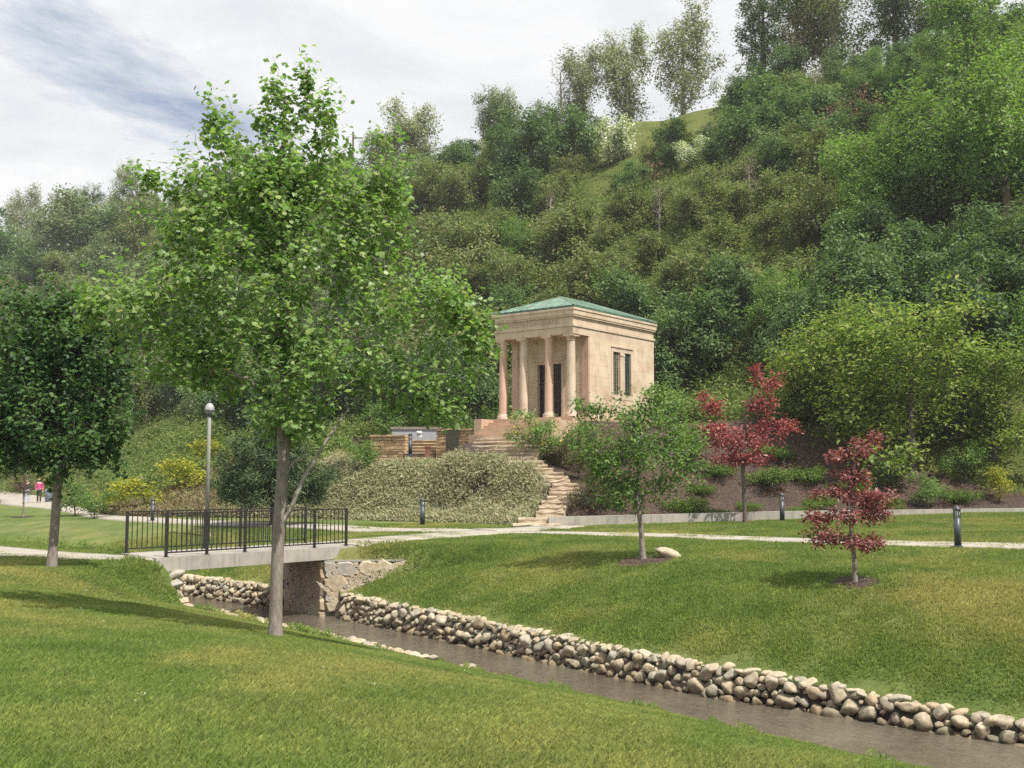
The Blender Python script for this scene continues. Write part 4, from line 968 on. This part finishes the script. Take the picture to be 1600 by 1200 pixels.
PR['bronze'] = [shrub_proto('bronze', 270+i, 2.8, 1.5, 110, 26, .09, 'darkbrown', rad=.13) for i in range(2)]
PR['low'] = [shrub_proto('low', 280+i, 2.6, .62, 130, 26, .11, 'jungreen', tpl='slim', rad=.12, base=0) for i in range(3)]

place(PR['honey'][0], 'broad_green_tree', 'broad green tree with low crown spreading behind the dark red tree', 'tree', 1425, 48, (1.45, 1.3, 1.2), rz=0)
place(PR['honey'][1], 'broad_green_tree', 'green tree with pale trunk beside the tan terrace wall', 'tree', 1300, 51, (1.0, 1.0, .98))
place(PR['honey'][1], 'broad_green_tree', 'light green tree above the leafy shrubs of the kerb bed', 'tree', 1555, 48, (1.0, 1.0, .85))
for i, (px, Y, k, s, lab) in enumerate(((1475, 66, 0, 1.25, 'tallest bright green tree on the slope behind the broad green tree'), (1590, 62, 1, 1.3, 'bright green tree at the slope foot with dense lit crown'),
        (1365, 68, 2, 1.0, 'bright green tree beside olive scrub on the lower slope'), (1215, 60, 0, .6, 'small bright green tree directly behind the tan terrace wall'), (1545, 78, 2, 1.3, 'bright green tree growing higher up among dark shrubs'))):
    place(PR['fresh'][k], 'leafy_green_tree', lab, 'tree', px, Y, s)
place(PR['yellow'][0], 'yellow_shrub', 'yellow-leaved shrub glowing beside the red-leaved tree', 'shrub', 1248, 52.5, (1.1, 1.1, 1.6))
place(PR['yellow'][0], 'yellow_shrub', 'yellow-green shrub behind the low kerb wall under the broad tree', 'shrub', 1560, 44.8, .75)
place(PR['lush'][0], 'leafy_shrub', 'large-leaved green shrub against the kerb wall in shade', 'shrub', 1450, 44.6, .8)
place(PR['lush'][1], 'leafy_shrub', 'leafy green shrub at the foot of the broad green trunk', 'shrub', 1395, 46.5, .9)
place(PR['lush'][0], 'leafy_shrub', 'leafy green shrub between kerb and light green tree', 'shrub', 1510, 46.8, 1.0)
place(PR['lush'][1], 'leafy_shrub', 'bright green shrub under the red-leaved tree on the mulch', 'shrub', 1085, 47.5, 1.0)
place(PR['lush'][0], 'leafy_shrub', 'green shrub between the slender tree and the tan terrace wall', 'shrub', 1048, 50, 1.1)
def yellow_flower_bush(px, Y, sc, lab, seed):
    p = shrub_proto('y', seed, 3.0, 2.2, 120, 22, .12, 'fresh', rad=.15); r = place(p, 'flowering_bush', lab, 'shrub', px, Y, sc)
    rr = np.random.default_rng(seed); n = 60; t = rr.uniform(0, 6.28, n); P = np.stack([np.cos(t)*rr.uniform(.7, 1.5, n), np.sin(t)*rr.uniform(.7, 1.5, n), rr.uniform(.3, 1.9, n)], 1)
    link('blossoms', leaf_mesh('blossoms', P, np.tile([0, 0, 1.], (n, 1)), .12, 'oval', LM['gold'], rr), r)
yellow_flower_bush(842, 47.2, 1.0, 'yellow-flowered green bush overhanging the stone steps', 301)
yellow_flower_bush(905, 47.8, .9, 'yellow-flowered green bush below the temple side window', 302)
yellow_flower_bush(560, 51.0, .75, 'yellow-flowered bush beside the dry-laid terrace wall', 303)
for i, (px, Y, s, lab) in enumerate(((930, 42.4, 1.0, 'dark bronze shrub beside the lowest stone steps'), (968, 43.2, .9, 'dark bronze shrub behind the slender green tree'), (905, 45.5, .9, 'dark bronze shrub halfway up the stone steps'), (880, 47.0, .8, 'dark bronze shrub below the yellow-flowered bush'), (975, 46.5, .9, 'dark bronze shrub on the mulch below the temple wall'))):
    place(PR['bronze'][i % 2], 'bronze_shrub', lab, 'shrub', px, Y, s)
for i, (px, Y, s, lab) in enumerate(((1065, 43.6, 1.0, 'low bright green juniper on the mulch nearest the kerb'), (1125, 47.2, 1.0, 'low green juniper beneath the red-leaved tree'), (1195, 46.8, 1.15, 'low green juniper spreading uphill of the bollard'), (1250, 47.3, 1.0, 'low green juniper beside the broad green trees'),
        (1095, 45.6, .7, 'low green juniper between two larger junipers on the mulch'), (1275, 44.6, .8, 'low green juniper half behind the kerb bollard'), (1380, 44.4, .85, 'low green juniper at the kerb under the broad green tree'), (1500, 44.8, .9, 'low green juniper beside the yellow-green kerb shrub'), (1215, 49.0, 1.0, 'low green juniper high on the mulch below the terrace wall'),
        (1170, 44.2, .5, 'tiny green juniper tuft on bare mulch'), (1130, 42.9, .5, 'tiny green juniper tuft behind the red tree trunk'), (1245, 43.2, .55, 'tiny green juniper tuft behind the kerb bollard'), (1330, 46.4, .9, 'low green juniper behind the dark red tree'))):
    place(PR['low'][i % 3], 'low_juniper', lab, 'shrub', px, Y, s)
for i, (px, Y, s, lab) in enumerate(((225, 56, 1.3, 'yellow-green shrub on the slope behind the lamp post'), (290, 58, 1.4, 'yellow-green shrub uphill of the brown juniper bed'), (165, 57, 1.0, 'yellow-green shrub beyond the dark round tree'), (330, 61, 1.3, 'yellow-green shrub behind the pine'))):
    place(PR['yellow'][0], 'yellow_green_shrub', lab, 'shrub', px, Y, (s*1.2, s*1.2, s*.7))
for i, (px, Y, s, lab) in enumerate(((120, 57, 1.1, 'green shrub by the path beside the dark round tree'), (150, 54, .8, 'low green shrub where the path bends'), (760, 57, 1.1, 'bright green shrub against the temple platform'), (715, 59, 1.3, 'bright green shrub behind the plaque wall'), (600, 60, 1.3, 'bright green shrub above the terrace walls'))):
    place(PR['lush'][i % 2], 'leafy_shrub', lab, 'shrub', px, Y, s)
# --- hillside: scrub and trees placed one by one
def hillside():
    r = np.random.default_rng(77); placed = []; cnt = {}
    lab = dict(olive=('olive_scrub', 'olive green scrub bush on the lower hillside', 'olive scrub on the hillside'), deep=('dark_scrub', 'dark green bush on the hillside', 'dark green bushes on the hillside'),
               grey=('grey_scrub', 'grey-green feathery bush on the hillside', 'grey-green bushes on the hillside'), fresh=('bright_scrub', 'bright green bush among darker hillside scrub', 'bright green bushes on the hillside'))
    def put(kind, x, y, s, name=None, label=None, group=None, cat='shrub'):
        pr = PR[kind][int(r.integers(len(PR[kind])))]; nm, lb, gp = lab.get(kind, (name, label, group))
        if name: nm, lb, gp = name, label, group
        if not name:
            s_ = hill_s(x, y); px_ = proj(x, y, float(H(x, y)))[0]
            zn = 'at the foot of the hill' if s_ < 10 else 'low on the hillside' if s_ < 20 else 'halfway up the hillside' if s_ < 30 else 'high on the hillside' if s_ < 40 else 'just under the hill crest'
            wh = 'beyond the dark round tree' if px_ < 200 else 'behind the lobed-leaf tree' if px_ < 560 else 'uphill of the terrace walls' if px_ < 770 else 'behind the temple' if px_ < 1030 else 'uphill of the long terrace wall' if px_ < 1250 else 'above the broad green trees'
            lb = lb.split(' on the')[0].split(' among')[0]+' '+zn+', '+wh; gp = lb
        o = plant(nm, lb, cat, (x, y, float(H(x, y))-.15), pr, gp, float(r.uniform(0, 6.28)), (s*float(r.uniform(.9, 1.15)), s*float(r.uniform(.9, 1.15)), s*float(r.uniform(.85, 1.15))), ('stems', 'foliage'))
        placed.append((x, y, 2.0*s)); cnt[kind] = cnt.get(kind, 0)+1
    # singled-out bushes
    for (px, Y, kind, s, name, l) in ((955, 108, 'white', 1.5, 'blossom_bush', 'large white-blossomed bush below the grassy crest'), (1095, 95, 'white', .9, 'blossom_bush', 'small white-blossomed bush beside a rust-brown bush'),
            (1025, 96, 'rust', 1.0, 'rust_bush', 'rust-brown bush beside the small blossoming bush'), (1345, 86, 'rust', 1.25, 'rust_bush', 'bare reddish twiggy bush high on the slope'), (885, 112, 'rust', .8, 'rust_bush', 'brownish dry bush near the hill crest')):
        x, y, z = ground(px, Y); put(kind, x, y, s, name, l)
    tries = 0
    while tries < 14000 and sum(cnt.values()) < 420:
        tries += 1; y = r.uniform(50, 175); x = r.uniform(-.50, .50)*y*1.04; s = hill_s(x, y)
        if s < .5 or s > 49: continue
        sc = .78+.0055*(y-50); sc *= r.uniform(.6, 1.0)+.75*r.uniform()**3; sc *= 1.45 if y > 150 else 1; z = float(H(x, y)); px, py = proj(x, y, z)
        if -60 > px or px > 1660: continue
        if 950 < px < 1125 and s > 34: continue
        if 930 < px < 1140 and s > 22: sc *= .62                 # grassy crest
        if 1350 < px < 1440 and 280 < py < 335: continue
        if any((x-a)**2+(y-b)**2 < (.54*(c+2.0*sc))**2 for a, b, c in placed): continue
        u = r.uniform()
        if px > 1320: kind = 'fresh' if u < .25 else 'deep' if u < .85 else 'olive'
        elif px > 640:
            if py > 330: kind = 'olive' if u < .86 else 'deep' if u < .95 else 'fresh'
            elif py > 250: kind = 'deep' if u < .6 else 'grey' if u < .8 else 'olive'
            else: kind = 'deep' if u < .42 else 'grey' if u < .75 else 'olive'
        else: kind = 'grey' if u < .45 else 'deep' if u < .75 else 'olive'
        put(kind, x, y, sc*(.62 if kind == 'fresh' else 1)*(.55 if s > 38 and y < 150 else 1))
    # dark thicket just behind the temple and terrace
    for (px, Y, s) in ((700, 62, 1.0), (745, 60.5, .9), (655, 64, 1.0), (1055, 60, 1.0), (1105, 61, 1.05), (1150, 63, 1.0), (1010, 63, 1.0), (600, 66, 1.1), (540, 67, 1.1), (480, 68, 1.1), (420, 69, 1.1), (360, 68, 1), (1240, 58, .9), (1330, 57, .9), (1390, 56, .9), (1500, 55, .9), (1590, 54, .9)):
        x, y, z = ground(px, Y); put('deep', x, y, s)
    return cnt
print('hillside', hillside())
def ridge():
    lean = lambda h, w, seed: shrub_proto('pale', seed, w*1.25, h*1.3, 420, 24, .34, 'pale', bark='bark', rad=.5, base=.1, lobes=8, up=.9)
    P1, P2, P3 = lean(11, 6.5, 401), lean(13, 7.5, 402), lean(7.5, 7, 403)
    bare = shrub_proto('bare', 410, 4.6, 11, 260, 2, .2, 'rust', bark='barkpale', base=.1, rad=.2, up=1.2, lobes=6)
    dk = shrub_proto('con', 420, 6.5, 16, 420, 26, .30, 'deep', rad=.34, lobes=8)
    willow = shrub_proto('wil', 425, 6.0, 8.5, 200, 24, .26, 'grey', rad=.34, lobes=6)
    br = shrub_proto('brn', 430, 10.5, 17, 520, 24, .32, 'brownleaf', bark='bark', rad=.40, lobes=9, up=.8); brg = shrub_proto('brg', 431, 10.5, 17, 520, 24, .32, 'olive', bark='bark', rad=.40, lobes=9, up=.8)
    for (p, px, Y, s, name, l) in ((P3, 640, 141, 1.0, 'crest_tree', 'round pale tree silhouetted on the hill crest left of the willow'), (P3, 590, 146, .75, 'crest_tree', 'small pale tree at the low end of the crest'),
            (P1, 782, 141, .75, 'crest_tree', 'pale crown rising behind the grey-green willow on the crest'), (willow, 778, 132, 1.0, 'willow_tree', 'dense grey-green willow on the hill crest'),
            (bare, 880, 130, 1.12, 'bare_tree', 'nearly leafless tree with pink-grey twigs on the crest'), (P1, 915, 131, .85, 'crest_tree', 'sparse tree crowding the leafless tree on the crest'), (P1, 985, 130, 1.0, 'crest_tree', 'tall airy pale-leaved tree on the crest with visible trunk'),
            (P2, 1075, 127, .98, 'crest_tree', 'broad full pale-leaved tree at the top of the grassy crest'), (P3, 850, 134, .6, 'crest_tree', 'low shrubby pale tree below the leafless tree'),
            (dk, 1205, 118, 1.0, 'dark_conifer', 'dark conifer in the brown grove on the skyline'), (br, 1260, 120, 1.05, 'brown_crown_tree', 'tall brown-leaved tree in the skyline grove'), (brg, 1320, 117, 1.1, 'brown_crown_tree', 'tall olive-brown tree in the skyline grove'),
            (dk, 1420, 112, 1.1, 'dark_conifer', 'dark tree right of the gap in the skyline grove'), (brg, 1490, 108, 1.1, 'brown_crown_tree', 'olive-brown tree with bare pale limbs on the skyline'), (dk, 1570, 102, 1.2, 'dark_conifer', 'dark tree on the highest part of the skyline'),
            (willow, -5, 190, 1.2, 'willow_tree', 'grey-green tree standing on the far ridge next to the sparse brownish tree'), (willow, 60, 186, 1.15, 'willow_tree', 'grey-green tree below the sparse brownish tree on the far ridge'), (dk, 122, 184, .75, 'dark_conifer', 'dark tree in a dip of the far ridge'), (brg, 200, 178, .8, 'brown_crown_tree', 'olive tree on the far ridge behind the dark round tree'), (willow, 300, 170, 1.1, 'willow_tree', 'grey-green tree on the ridge glimpsed through the lobed leaves'),
            (P1, 25, 198, 1.0, 'crest_tree', 'sparse brownish tree at the far end of the ridge'), (br, 90, 205, .8, 'brown_crown_tree', 'brownish round tree on the far ridge'), (willow, 165, 195, 1.3, 'willow_tree', 'grey-green tree on the far ridge beside the lobed-leaf tree'), (willow, 235, 190, 1.2, 'willow_tree', 'grey-green tree on the far ridge half hidden by leaves')):
        x, y, z = ground(px, Y); plant(name, l, 'tree', (x, y, z-.3), p, None, random.uniform(0, 6.28), s)
    for (px, Y, s, l) in ((862, 92, .45, 'bare grey snag poking out of the olive scrub'), (1035, 84, .4, 'bare dead sapling halfway up behind the temple'), (1180, 80, .45, 'bare grey snag above the long terrace wall'), (690, 100, .5, 'bare twiggy sapling beside the lobed-leaf crown'), (1290, 96, .5, 'bare pale snag among dark upper bushes')):
        x, y, z = ground(px, Y); plant('dead_snag', l, 'tree', (x, y, z), bare, None, random.uniform(0, 6), s)
    x, y, z = ground(545, 146); r = thing('utility_pole', 'thin wooden utility pole with short arm on the hill crest', 'utility pole', (x, y, z)); v, f = tube([(0, 0, -.5), (0, 0, 8.5)], [.16, .12], 8); obj('pole', v, f, M['barkdark'], r); MB().box(0, 1.3, -.05, .05, 7.6, 7.72).build('arm', M['barkdark'], r)
ridge()

# ------------------------------------------------------------------ ground cover (uncountable): scattered by geometry nodes
def scatter(name, label, cat, P, protos, rots, scales):
    me = bpy.data.meshes.new(name); me.vertices.add(len(P)); me.vertices.foreach_set('co', np.asarray(P, np.float32).ravel())
    a = me.attributes.new('rot', 'FLOAT_VECTOR', 'POINT'); a.data.foreach_set('vector', np.asarray(rots, np.float32).ravel())
    a = me.attributes.new('scl', 'FLOAT', 'POINT'); a.data.foreach_set('value', np.asarray(scales, np.float32).ravel())
    o = link(name, me); tag(o, label, cat, None, 'stuff')
    pc = bpy.data.collections.new(name+'_kinds')
    for m in protos: pc.objects.link(bpy.data.objects.new('tuft', m))
    ng = bpy.data.node_groups.new(name, 'GeometryNodeTree'); ng.interface.new_socket('Geometry', in_out='INPUT', socket_type='NodeSocketGeometry'); ng.interface.new_socket('Geometry', in_out='OUTPUT', socket_type='NodeSocketGeometry')
    N = ng.nodes; L = ng.links; gi = N.new('NodeGroupInput'); go = N.new('NodeGroupOutput'); ip = N.new('GeometryNodeInstanceOnPoints'); ci = N.new('GeometryNodeCollectionInfo')
    ci.inputs['Collection'].default_value = pc; ci.inputs['Separate Children'].default_value = True; ci.inputs['Reset Children'].default_value = True
    ra = N.new('GeometryNodeInputNamedAttribute'); ra.data_type = 'FLOAT_VECTOR'; ra.inputs[0].default_value = 'rot'; er = N.new('FunctionNodeEulerToRotation')
    sa = N.new('GeometryNodeInputNamedAttribute'); sa.data_type = 'FLOAT'; sa.inputs[0].default_value = 'scl'
    L.new(gi.outputs[0], ip.inputs['Points']); L.new(ci.outputs[0], ip.inputs['Instance']); ip.inputs['Pick Instance'].default_value = True
    L.new(ra.outputs[0], er.inputs[0]); L.new(er.outputs[0], ip.inputs['Rotation']); L.new(sa.outputs[0], ip.inputs['Scale']); L.new(ip.outputs[0], go.inputs[0])
    md = o.modifiers.new('scatter', 'NODES'); md.node_group = ng; return o
def slope_rot(X, Y, r, tilt=1.0):
    e = .15; nx = -(H(X+e, Y)-H(X-e, Y))/(2*e)*tilt; ny = -(H(X, Y+e)-H(X, Y-e))/(2*e)*tilt; out = np.zeros((len(X), 3)); nx = np.clip(nx, -.6, .6); ny = np.clip(ny, -.6, .6)
    for i in range(len(X)):
        q = Vector((0, 0, 1)).rotation_difference(Vector((nx[i], ny[i], 1)).normalized()) @ Matrix.Rotation(r.uniform(0, 6.28), 3, 'Z').to_quaternion(); out[i] = q.to_euler()[:]
    return out
def tuft_mesh(seed, n, size, hgt, w, mat, lean=.5):
    r = np.random.default_rng(seed); P = np.zeros((n, 3)); P[:, :2] = r.uniform(-size/2, size/2, (n, 2)); t = r.uniform(0, 6.28, n); h = hgt*r.uniform(.5, 1.25, n); ln = lean*r.uniform(.1, 1, n)
    D = np.stack([np.cos(t)*ln, np.sin(t)*ln, np.ones(n)], 1); S = np.stack([-np.sin(t+.8), np.cos(t+.8), 0*t], 1)*w
    V = np.stack([P-S, P+S, P+D*h[:, None]*.6+S*.7, P+D*h[:, None]*np.array([1.5, 1.5, 1.0])], 1); V[:, :2, 2] -= .02
    F = np.array([(0, 1, 2), (0, 2, 3)])[None]+(np.arange(n)*4)[:, None, None]
    return mesh_np('tuft', V.reshape(-1, 3), F.reshape(-1, 3), mat)
PATHS = [o for o in bpy.data.objects if o.name.endswith('footpath') or o.name == 'stair_apron']
def near_path(X, Y, d=.9):
    C = np.concatenate([np.array([v.co[:2] for v in o.data.vertices])[::3] for o in PATHS]); C = C[(C[:, 1] < 45)]
    out = np.zeros(len(X), bool)
    for i in range(0, len(X), 2000): out[i:i+2000] = (np.hypot(X[i:i+2000, None]-C[None, :, 0], Y[i:i+2000, None]-C[None, :, 1]) < d).any(1)
    return out
RINGS = [(hit(1008, 876)[:2], .75), (hit(1336, 911)[:2], .5), (ground(1163, 41.2)[:2], .6), (hit(36, 808)[:2], .6)]
def in_ring(X, Y):
    k = np.zeros(len(X), bool)
    for (x, y), R in RINGS: k |= np.hypot(X-x, Y-y) < R+.12
    return k
def lawns():
    r = np.random.default_rng(5); tu = [tuft_mesh(i, 190, .42, .055, .0045, M['blade'], .7) for i in range(4)]; tf = [tuft_mesh(10+i, 130, .62, .055, .008, M['blade'], .7) for i in range(4)]
    def pts(n, y0, y1): Y = np.sqrt(r.uniform(y0*y0, y1*y1, n)); return r.uniform(-.5, .5, n)*1.02*Y, Y
    X, Y = pts(9500, 5.5, 20); a, b = AB(X, Y); k = b < Nf(a)-np.where(a < -11.5, .30, .08); X, Y = X[k], Y[k]; k = ~near_path(X, Y, .25); X, Y = X[k], Y[k]
    scatter('near_lawn_grass', 'short mown grass of the near bank', 'grass', np.stack([X, Y, H(X, Y)], 1), tu, slope_rot(X, Y, r), r.uniform(.8, 1.2, len(X)))
    X, Y = pts(21000, 12, 44); a, b = AB(X, Y); k = ((b > Cf(a)+.32) & (b < Gf(a))) | ((b < Nf(a)) & (Y > 20)); X, Y = X[k], Y[k]; k = ~near_path(X, Y, .38) & ~in_ring(X, Y) & ~((a[k] < -20.9) & (a[k] > -23.7) & (b[k] < 15.4) & (b[k] > 9)); X, Y = X[k], Y[k]
    scatter('far_lawn_grass', 'mown grass of the lawn beyond the creek', 'grass', np.stack([X, Y, H(X, Y)], 1), tf, slope_rot(X, Y, r), r.uniform(.8, 1.2, len(X)))
lawns()
def clover():
    r = np.random.default_rng(44); n = 110; Y = np.sqrt(r.uniform(36, 1000, n)); X = r.uniform(-.5, .5, n)*Y; a, b = AB(X, Y); k = ((b < Nf(a)-.4) | ((b > Cf(a)+.5) & (b < Gf(a)))) & ~near_path(X, Y, .5); X, Y = X[k], Y[k]
    q = r.normal(size=(5, 3))*np.array([.012, .012, .006])+np.array([0, 0, .055]); pr = [leaf_mesh('clover', q, np.tile([0, 0, 1.], (5, 1)), .022, 'oval', LM['blossom'], r)]
    scatter('lawn_clover', 'scattered tiny white clover heads on the lawns', 'clover', np.stack([X, Y, H(X, Y)], 1), pr, np.stack([0*X, 0*X, r.uniform(0, 6.28, len(X))], 1), r.uniform(.7, 1.3, len(X)))
clover()
def spray_mesh(seed, n, R, length, w, mat):
    r = np.random.default_rng(seed); t = r.uniform(0, 6.28, n); el = r.uniform(.25, 1.2, n); D = np.stack([np.cos(t)*np.cos(el), np.sin(t)*np.cos(el), np.sin(el)], 1)
    P = np.zeros((n, 3)); P[:, :2] = r.normal(size=(n, 2))*R*.5; P[:, 2] = r.uniform(-.1, .15, n); P += D*r.uniform(0, length*.6, n)[:, None]
    TPL['sp'] = tpl_needle(w); return leaf_mesh('spray', P, D*2, length, 'sp', mat, r, .3, 1.6)
def junipers():
    r = np.random.default_rng(9)
    def region(n, cond):
        x = r.uniform(-24, 2.5, n); y = r.uniform(40, 60, n); a, b = AB(x, y); q = garden_q(a, b); k = (q > .15) & cond(x, y, q)
        for p, w in zip(STEP_P, STEP_W): k &= ~((np.abs(x-p[0]) < w+.25) & (np.abs(y-p[1]-.3) < .5))
        return x[k], y[k]
    stair_x = lambda y: np.interp(y, STEP_P[:, 1], STEP_P[:, 0]-STEP_W)
    g = [spray_mesh(20+i, 150, .38, .165, .10, LM['juniper']) for i in range(4)]; br = [spray_mesh(30+i, 100, .38, .20, .10, LM['juniperbrown']) for i in range(3)]
    x, y = region(19000, lambda x, y, q: (x > -13.5+.9*np.sin(y*2.1)) & (q < 5.4+.5*np.sin(x*1.7)) & (x < stair_x(y)-.15) & (y < 50.6+7*smooth(-7.0, -9.0, x)))
    md = .28+.34*np.sin(x*.9+y*.8)*np.cos(y*.9-x*.5)+.08*np.sin(x*3.1)*np.sin(y*2.7)
    md *= smooth(0, 1.2, garden_q(*AB(x, y)))*(1-.85*smooth(44.5, 49.5, y)*smooth(-8.5, -6.5, x))
    zt_ = H(x, y)+md; k = proj(x, y, zt_+.26)[1] > 706+7*np.sin(x*.9+1)+4*np.sin(x*2.3); x, y, md = x[k], y[k], md[k]
    scatter('juniper_bank', 'grey-green spreading juniper covering the bank left of the stone steps', 'juniper', np.stack([x, y, H(x, y)+md*r.uniform(.55, 1, len(x))], 1), g, slope_rot(x, y, r, .8), r.uniform(.75, 1.3, len(x)))
    x, y = region(26000, lambda x, y, q: (x <= -10.5) & (q < 6.5) & (y < 60))
    scatter('brown_juniper_bed', 'brownish low juniper bed behind the lamp post', 'juniper', np.stack([x, y, H(x, y)+.15*r.uniform(.3, 1, len(x))], 1), br+g[:1], slope_rot(x, y, r, .8), r.uniform(.7, 1.2, len(x)))
junipers()
def brush():
    r = np.random.default_rng(15); n = 13000; y = r.uniform(52, 190, n); x = r.uniform(-.52, .52, n)*y; s = hill_s(x, y); a_, b_ = AB(x, y); q_ = garden_q(a_, b_); k = ((s > -2) | ((x < -7) & (q_ > 3.2))) & (s < 52); x, y = x[k], y[k]
    px_, py_ = proj(x, y, H(x, y)); k = ~((px_ > 940) & (px_ < 1130) & (hill_s(x, y) > 33)); x, y = x[k], y[k]
    pr = []
    for i in range(4):
        q = 130; P = r.normal(size=(q, 3))*np.array([.45, .45, .3])+np.array([0, 0, .3]); pr.append(leaf_mesh('brush', P, np.tile([0, 0, 1.], (q, 1))+r.normal(size=(q, 3))*.3, .26, 'slim', LM['brush'], r, .35))
    scatter('hillside_brush', 'low brush and tall grass covering the hillside between bushes', 'brush', np.stack([x, y, H(x, y)], 1), pr, np.stack([0*x, 0*x, r.uniform(0, 6.28, len(x))], 1), r.uniform(.5, 1.25, len(x)))
brush()
# mulch rings under the lawn trees
def ring_patch(x, y, R):
    n = 22; V = [(x, y, float(H(x, y))+.03)]
    for i in range(n):
        t = 2*math.pi*i/n; k = R*random.uniform(.85, 1.1); X, Yy = x+math.cos(t)*k, y+math.sin(t)*k; V.append((X, Yy, float(H(X, Yy))+.015))
    tag(obj('mulch_ring', V, [(0, i+1, (i+1) % n+1) for i in range(n)], M['mulch']), kind='structure')
for (x, y), R in RINGS: ring_patch(x, y, R)

# ------------------------------------------------------------------ walkers on the far path
def skin_obj(name, V, E, R, mat, parent, root=0, sub=2):
    me = bpy.data.meshes.new(name); me.from_pydata(V, E, []); me.materials.append(mat); o = link(name, me, parent); md = o.modifiers.new('skin', 'SKIN'); md.use_smooth_shade = True
    for i, d in enumerate(me.skin_vertices[0].data): d.radius = (R[i], R[i]) if isinstance(R[i], (int, float)) else R[i]; d.use_root = i == root
    s = o.modifiers.new('sub', 'SUBSURF'); s.levels = sub; s.render_levels = sub; return o
def person(label, loc, rz, top, legs, hair, long_hair, stride=.16):
    r = thing('person', label, 'person', loc, rz)
    V = [(0, 0, .93), (0, 0, 1.08), (0, -.01, 1.25), (0, 0, 1.40), (0, 0, 1.48), (0, -.02, 1.56), (0, -.02, 1.66),
         (.09, 0, .88), (.10, -stride*.5, .48), (.10, stride*.1-stride*.6, .08), (.10, -stride*.6-.14, .04), (-.09, 0, .88), (-.10, stride*.4, .48), (-.10, stride, .08), (-.10, stride-.14, .04),
         (.18, 0, 1.38), (.23, .03, 1.12), (.22, -.08, .90), (-.18, 0, 1.38), (-.23, .0, 1.12), (-.20, -.14, .94)]
    E = [(0, 1), (1, 2), (2, 3), (3, 4), (4, 5), (5, 6), (0, 7), (7, 8), (8, 9), (9, 10), (0, 11), (11, 12), (12, 13), (13, 14), (3, 15), (15, 16), (16, 17), (3, 18), (18, 19), (19, 20)]
    R = [(.13, .10), (.12, .09), (.13, .10), (.12, .09), .055, .085, .095, .085, .055, .038, .03, .085, .055, .038, .03, .055, .042, .028, .055, .042, .028]
    for s, (w, d) in ((1, (17, (-.0, -.02, -1))), (-1, (20, (0, -.05, -1)))):
        b = Vector(V[w])
        for f in range(5):
            i = len(V); off = Vector(((f-2)*.012*s if f else .02*-s, -.02 if f == 0 else 0, 0)); ln = [.05, .075, .085, .08, .065][f]
            V.append(tuple(b+off+Vector((0, 0, -.05)))); V.append(tuple(b+off*1.6+Vector((0, -.012, -.05-ln)))); E += [(w, i), (i, i+1)]; R += [.010, .008]
    skin_obj('body', V, E, R, M['skin'], r)
    k = 1.16; tv = [V[i] for i in (0, 1, 2, 3, 15, 16, 18, 19)]+[V[17], V[20]]
    skin_obj('top', tv, [(0, 1), (1, 2), (2, 3), (3, 4), (4, 5), (5, 8), (3, 6), (6, 7), (7, 9)], [(.15, .12), (.14, .11), (.15, .12), (.135, .105), .07, .055, .07, .055, .04, .04], M[top], r)
    lv = [V[i] for i in (0, 7, 8, 9, 11, 12, 13)]; skin_obj('trousers', lv, [(0, 1), (1, 2), (2, 3), (0, 4), (4, 5), (5, 6)], [(.14, .11), .10, .072, .058, .10, .072, .058], M[legs], r)
    hv = [(0, .0, 1.70), (0, .04, 1.62)]+([(0, .07, 1.50), (0, .08, 1.38)] if long_hair else [(0, .05, 1.56)]); skin_obj('hair', hv, [(i, i+1) for i in range(len(hv)-1)], [(.10, .10), (.105, .09)]+([(.10, .06), (.07, .04)] if long_hair else [(.08, .07)]), M[hair], r)
    for i in (9, 13):
        p = V[i]; skin_obj('shoe', [(p[0], p[1]+.03, .045), (p[0], p[1]-.10, .04), (p[0], p[1]-.17, .032)], [(0, 1), (1, 2)], [.045, .042, .032], M['shoe'], r)
x, y, z = ground(62, 78.5); person('person with long blond hair in pink top and dark trousers on the path', (x, y, z+.04), math.pi*.1, 'pinktop', 'darkcloth', 'blond', True)
x, y, z = ground(43, 78.0); person('person in dark top and pale blue trousers behind the purple-leaved tree', (x, y, z+.04), math.pi*.05, 'darkcloth', 'jeans', 'brownhair', False, -.14)
x, y, z = ground(77, 80); r = thing('litter_bin', 'blue-grey litter bin at the path edge near the walkers', 'litter bin', (x, y, z)); MB().lathe([(0, -.05), (.24, -.05), (.27, .75), (.27, .78), (0, .78)], 18).build('body', M['bin'], r, True); MB().lathe([(0, .782), (.29, .782), (.29, .82), (.2, .92), (0, .95)], 18).build('lid', M['bin'], r, True)
dry_wall('low brown stone wall at the far end of the path', ground(-40, 108)[:2], ground(36, 104)[:2], .3, 1.35, ln=.7, ch=.2)


# ------------------------------------------------------------------ thin spring haze in the canyon air
HAZE = .00032
def haze():
    m = bpy.data.materials.new('haze_air'); m.use_nodes = True; nt = m.node_tree; nt.nodes.clear(); o = nt.nodes.new('ShaderNodeOutputMaterial'); v = nt.nodes.new('ShaderNodeVolumePrincipled')
    v.inputs['Color'].default_value = (.94, .95, .96, 1); v.inputs['Density'].default_value = HAZE; nt.links.new(v.outputs[0], o.inputs['Volume'])
    tag(MB().box(-420, 420, -160, 420, -4, 72).build('haze', m), 'thin pale haze in the canyon air', 'haze', None, 'stuff')
haze()
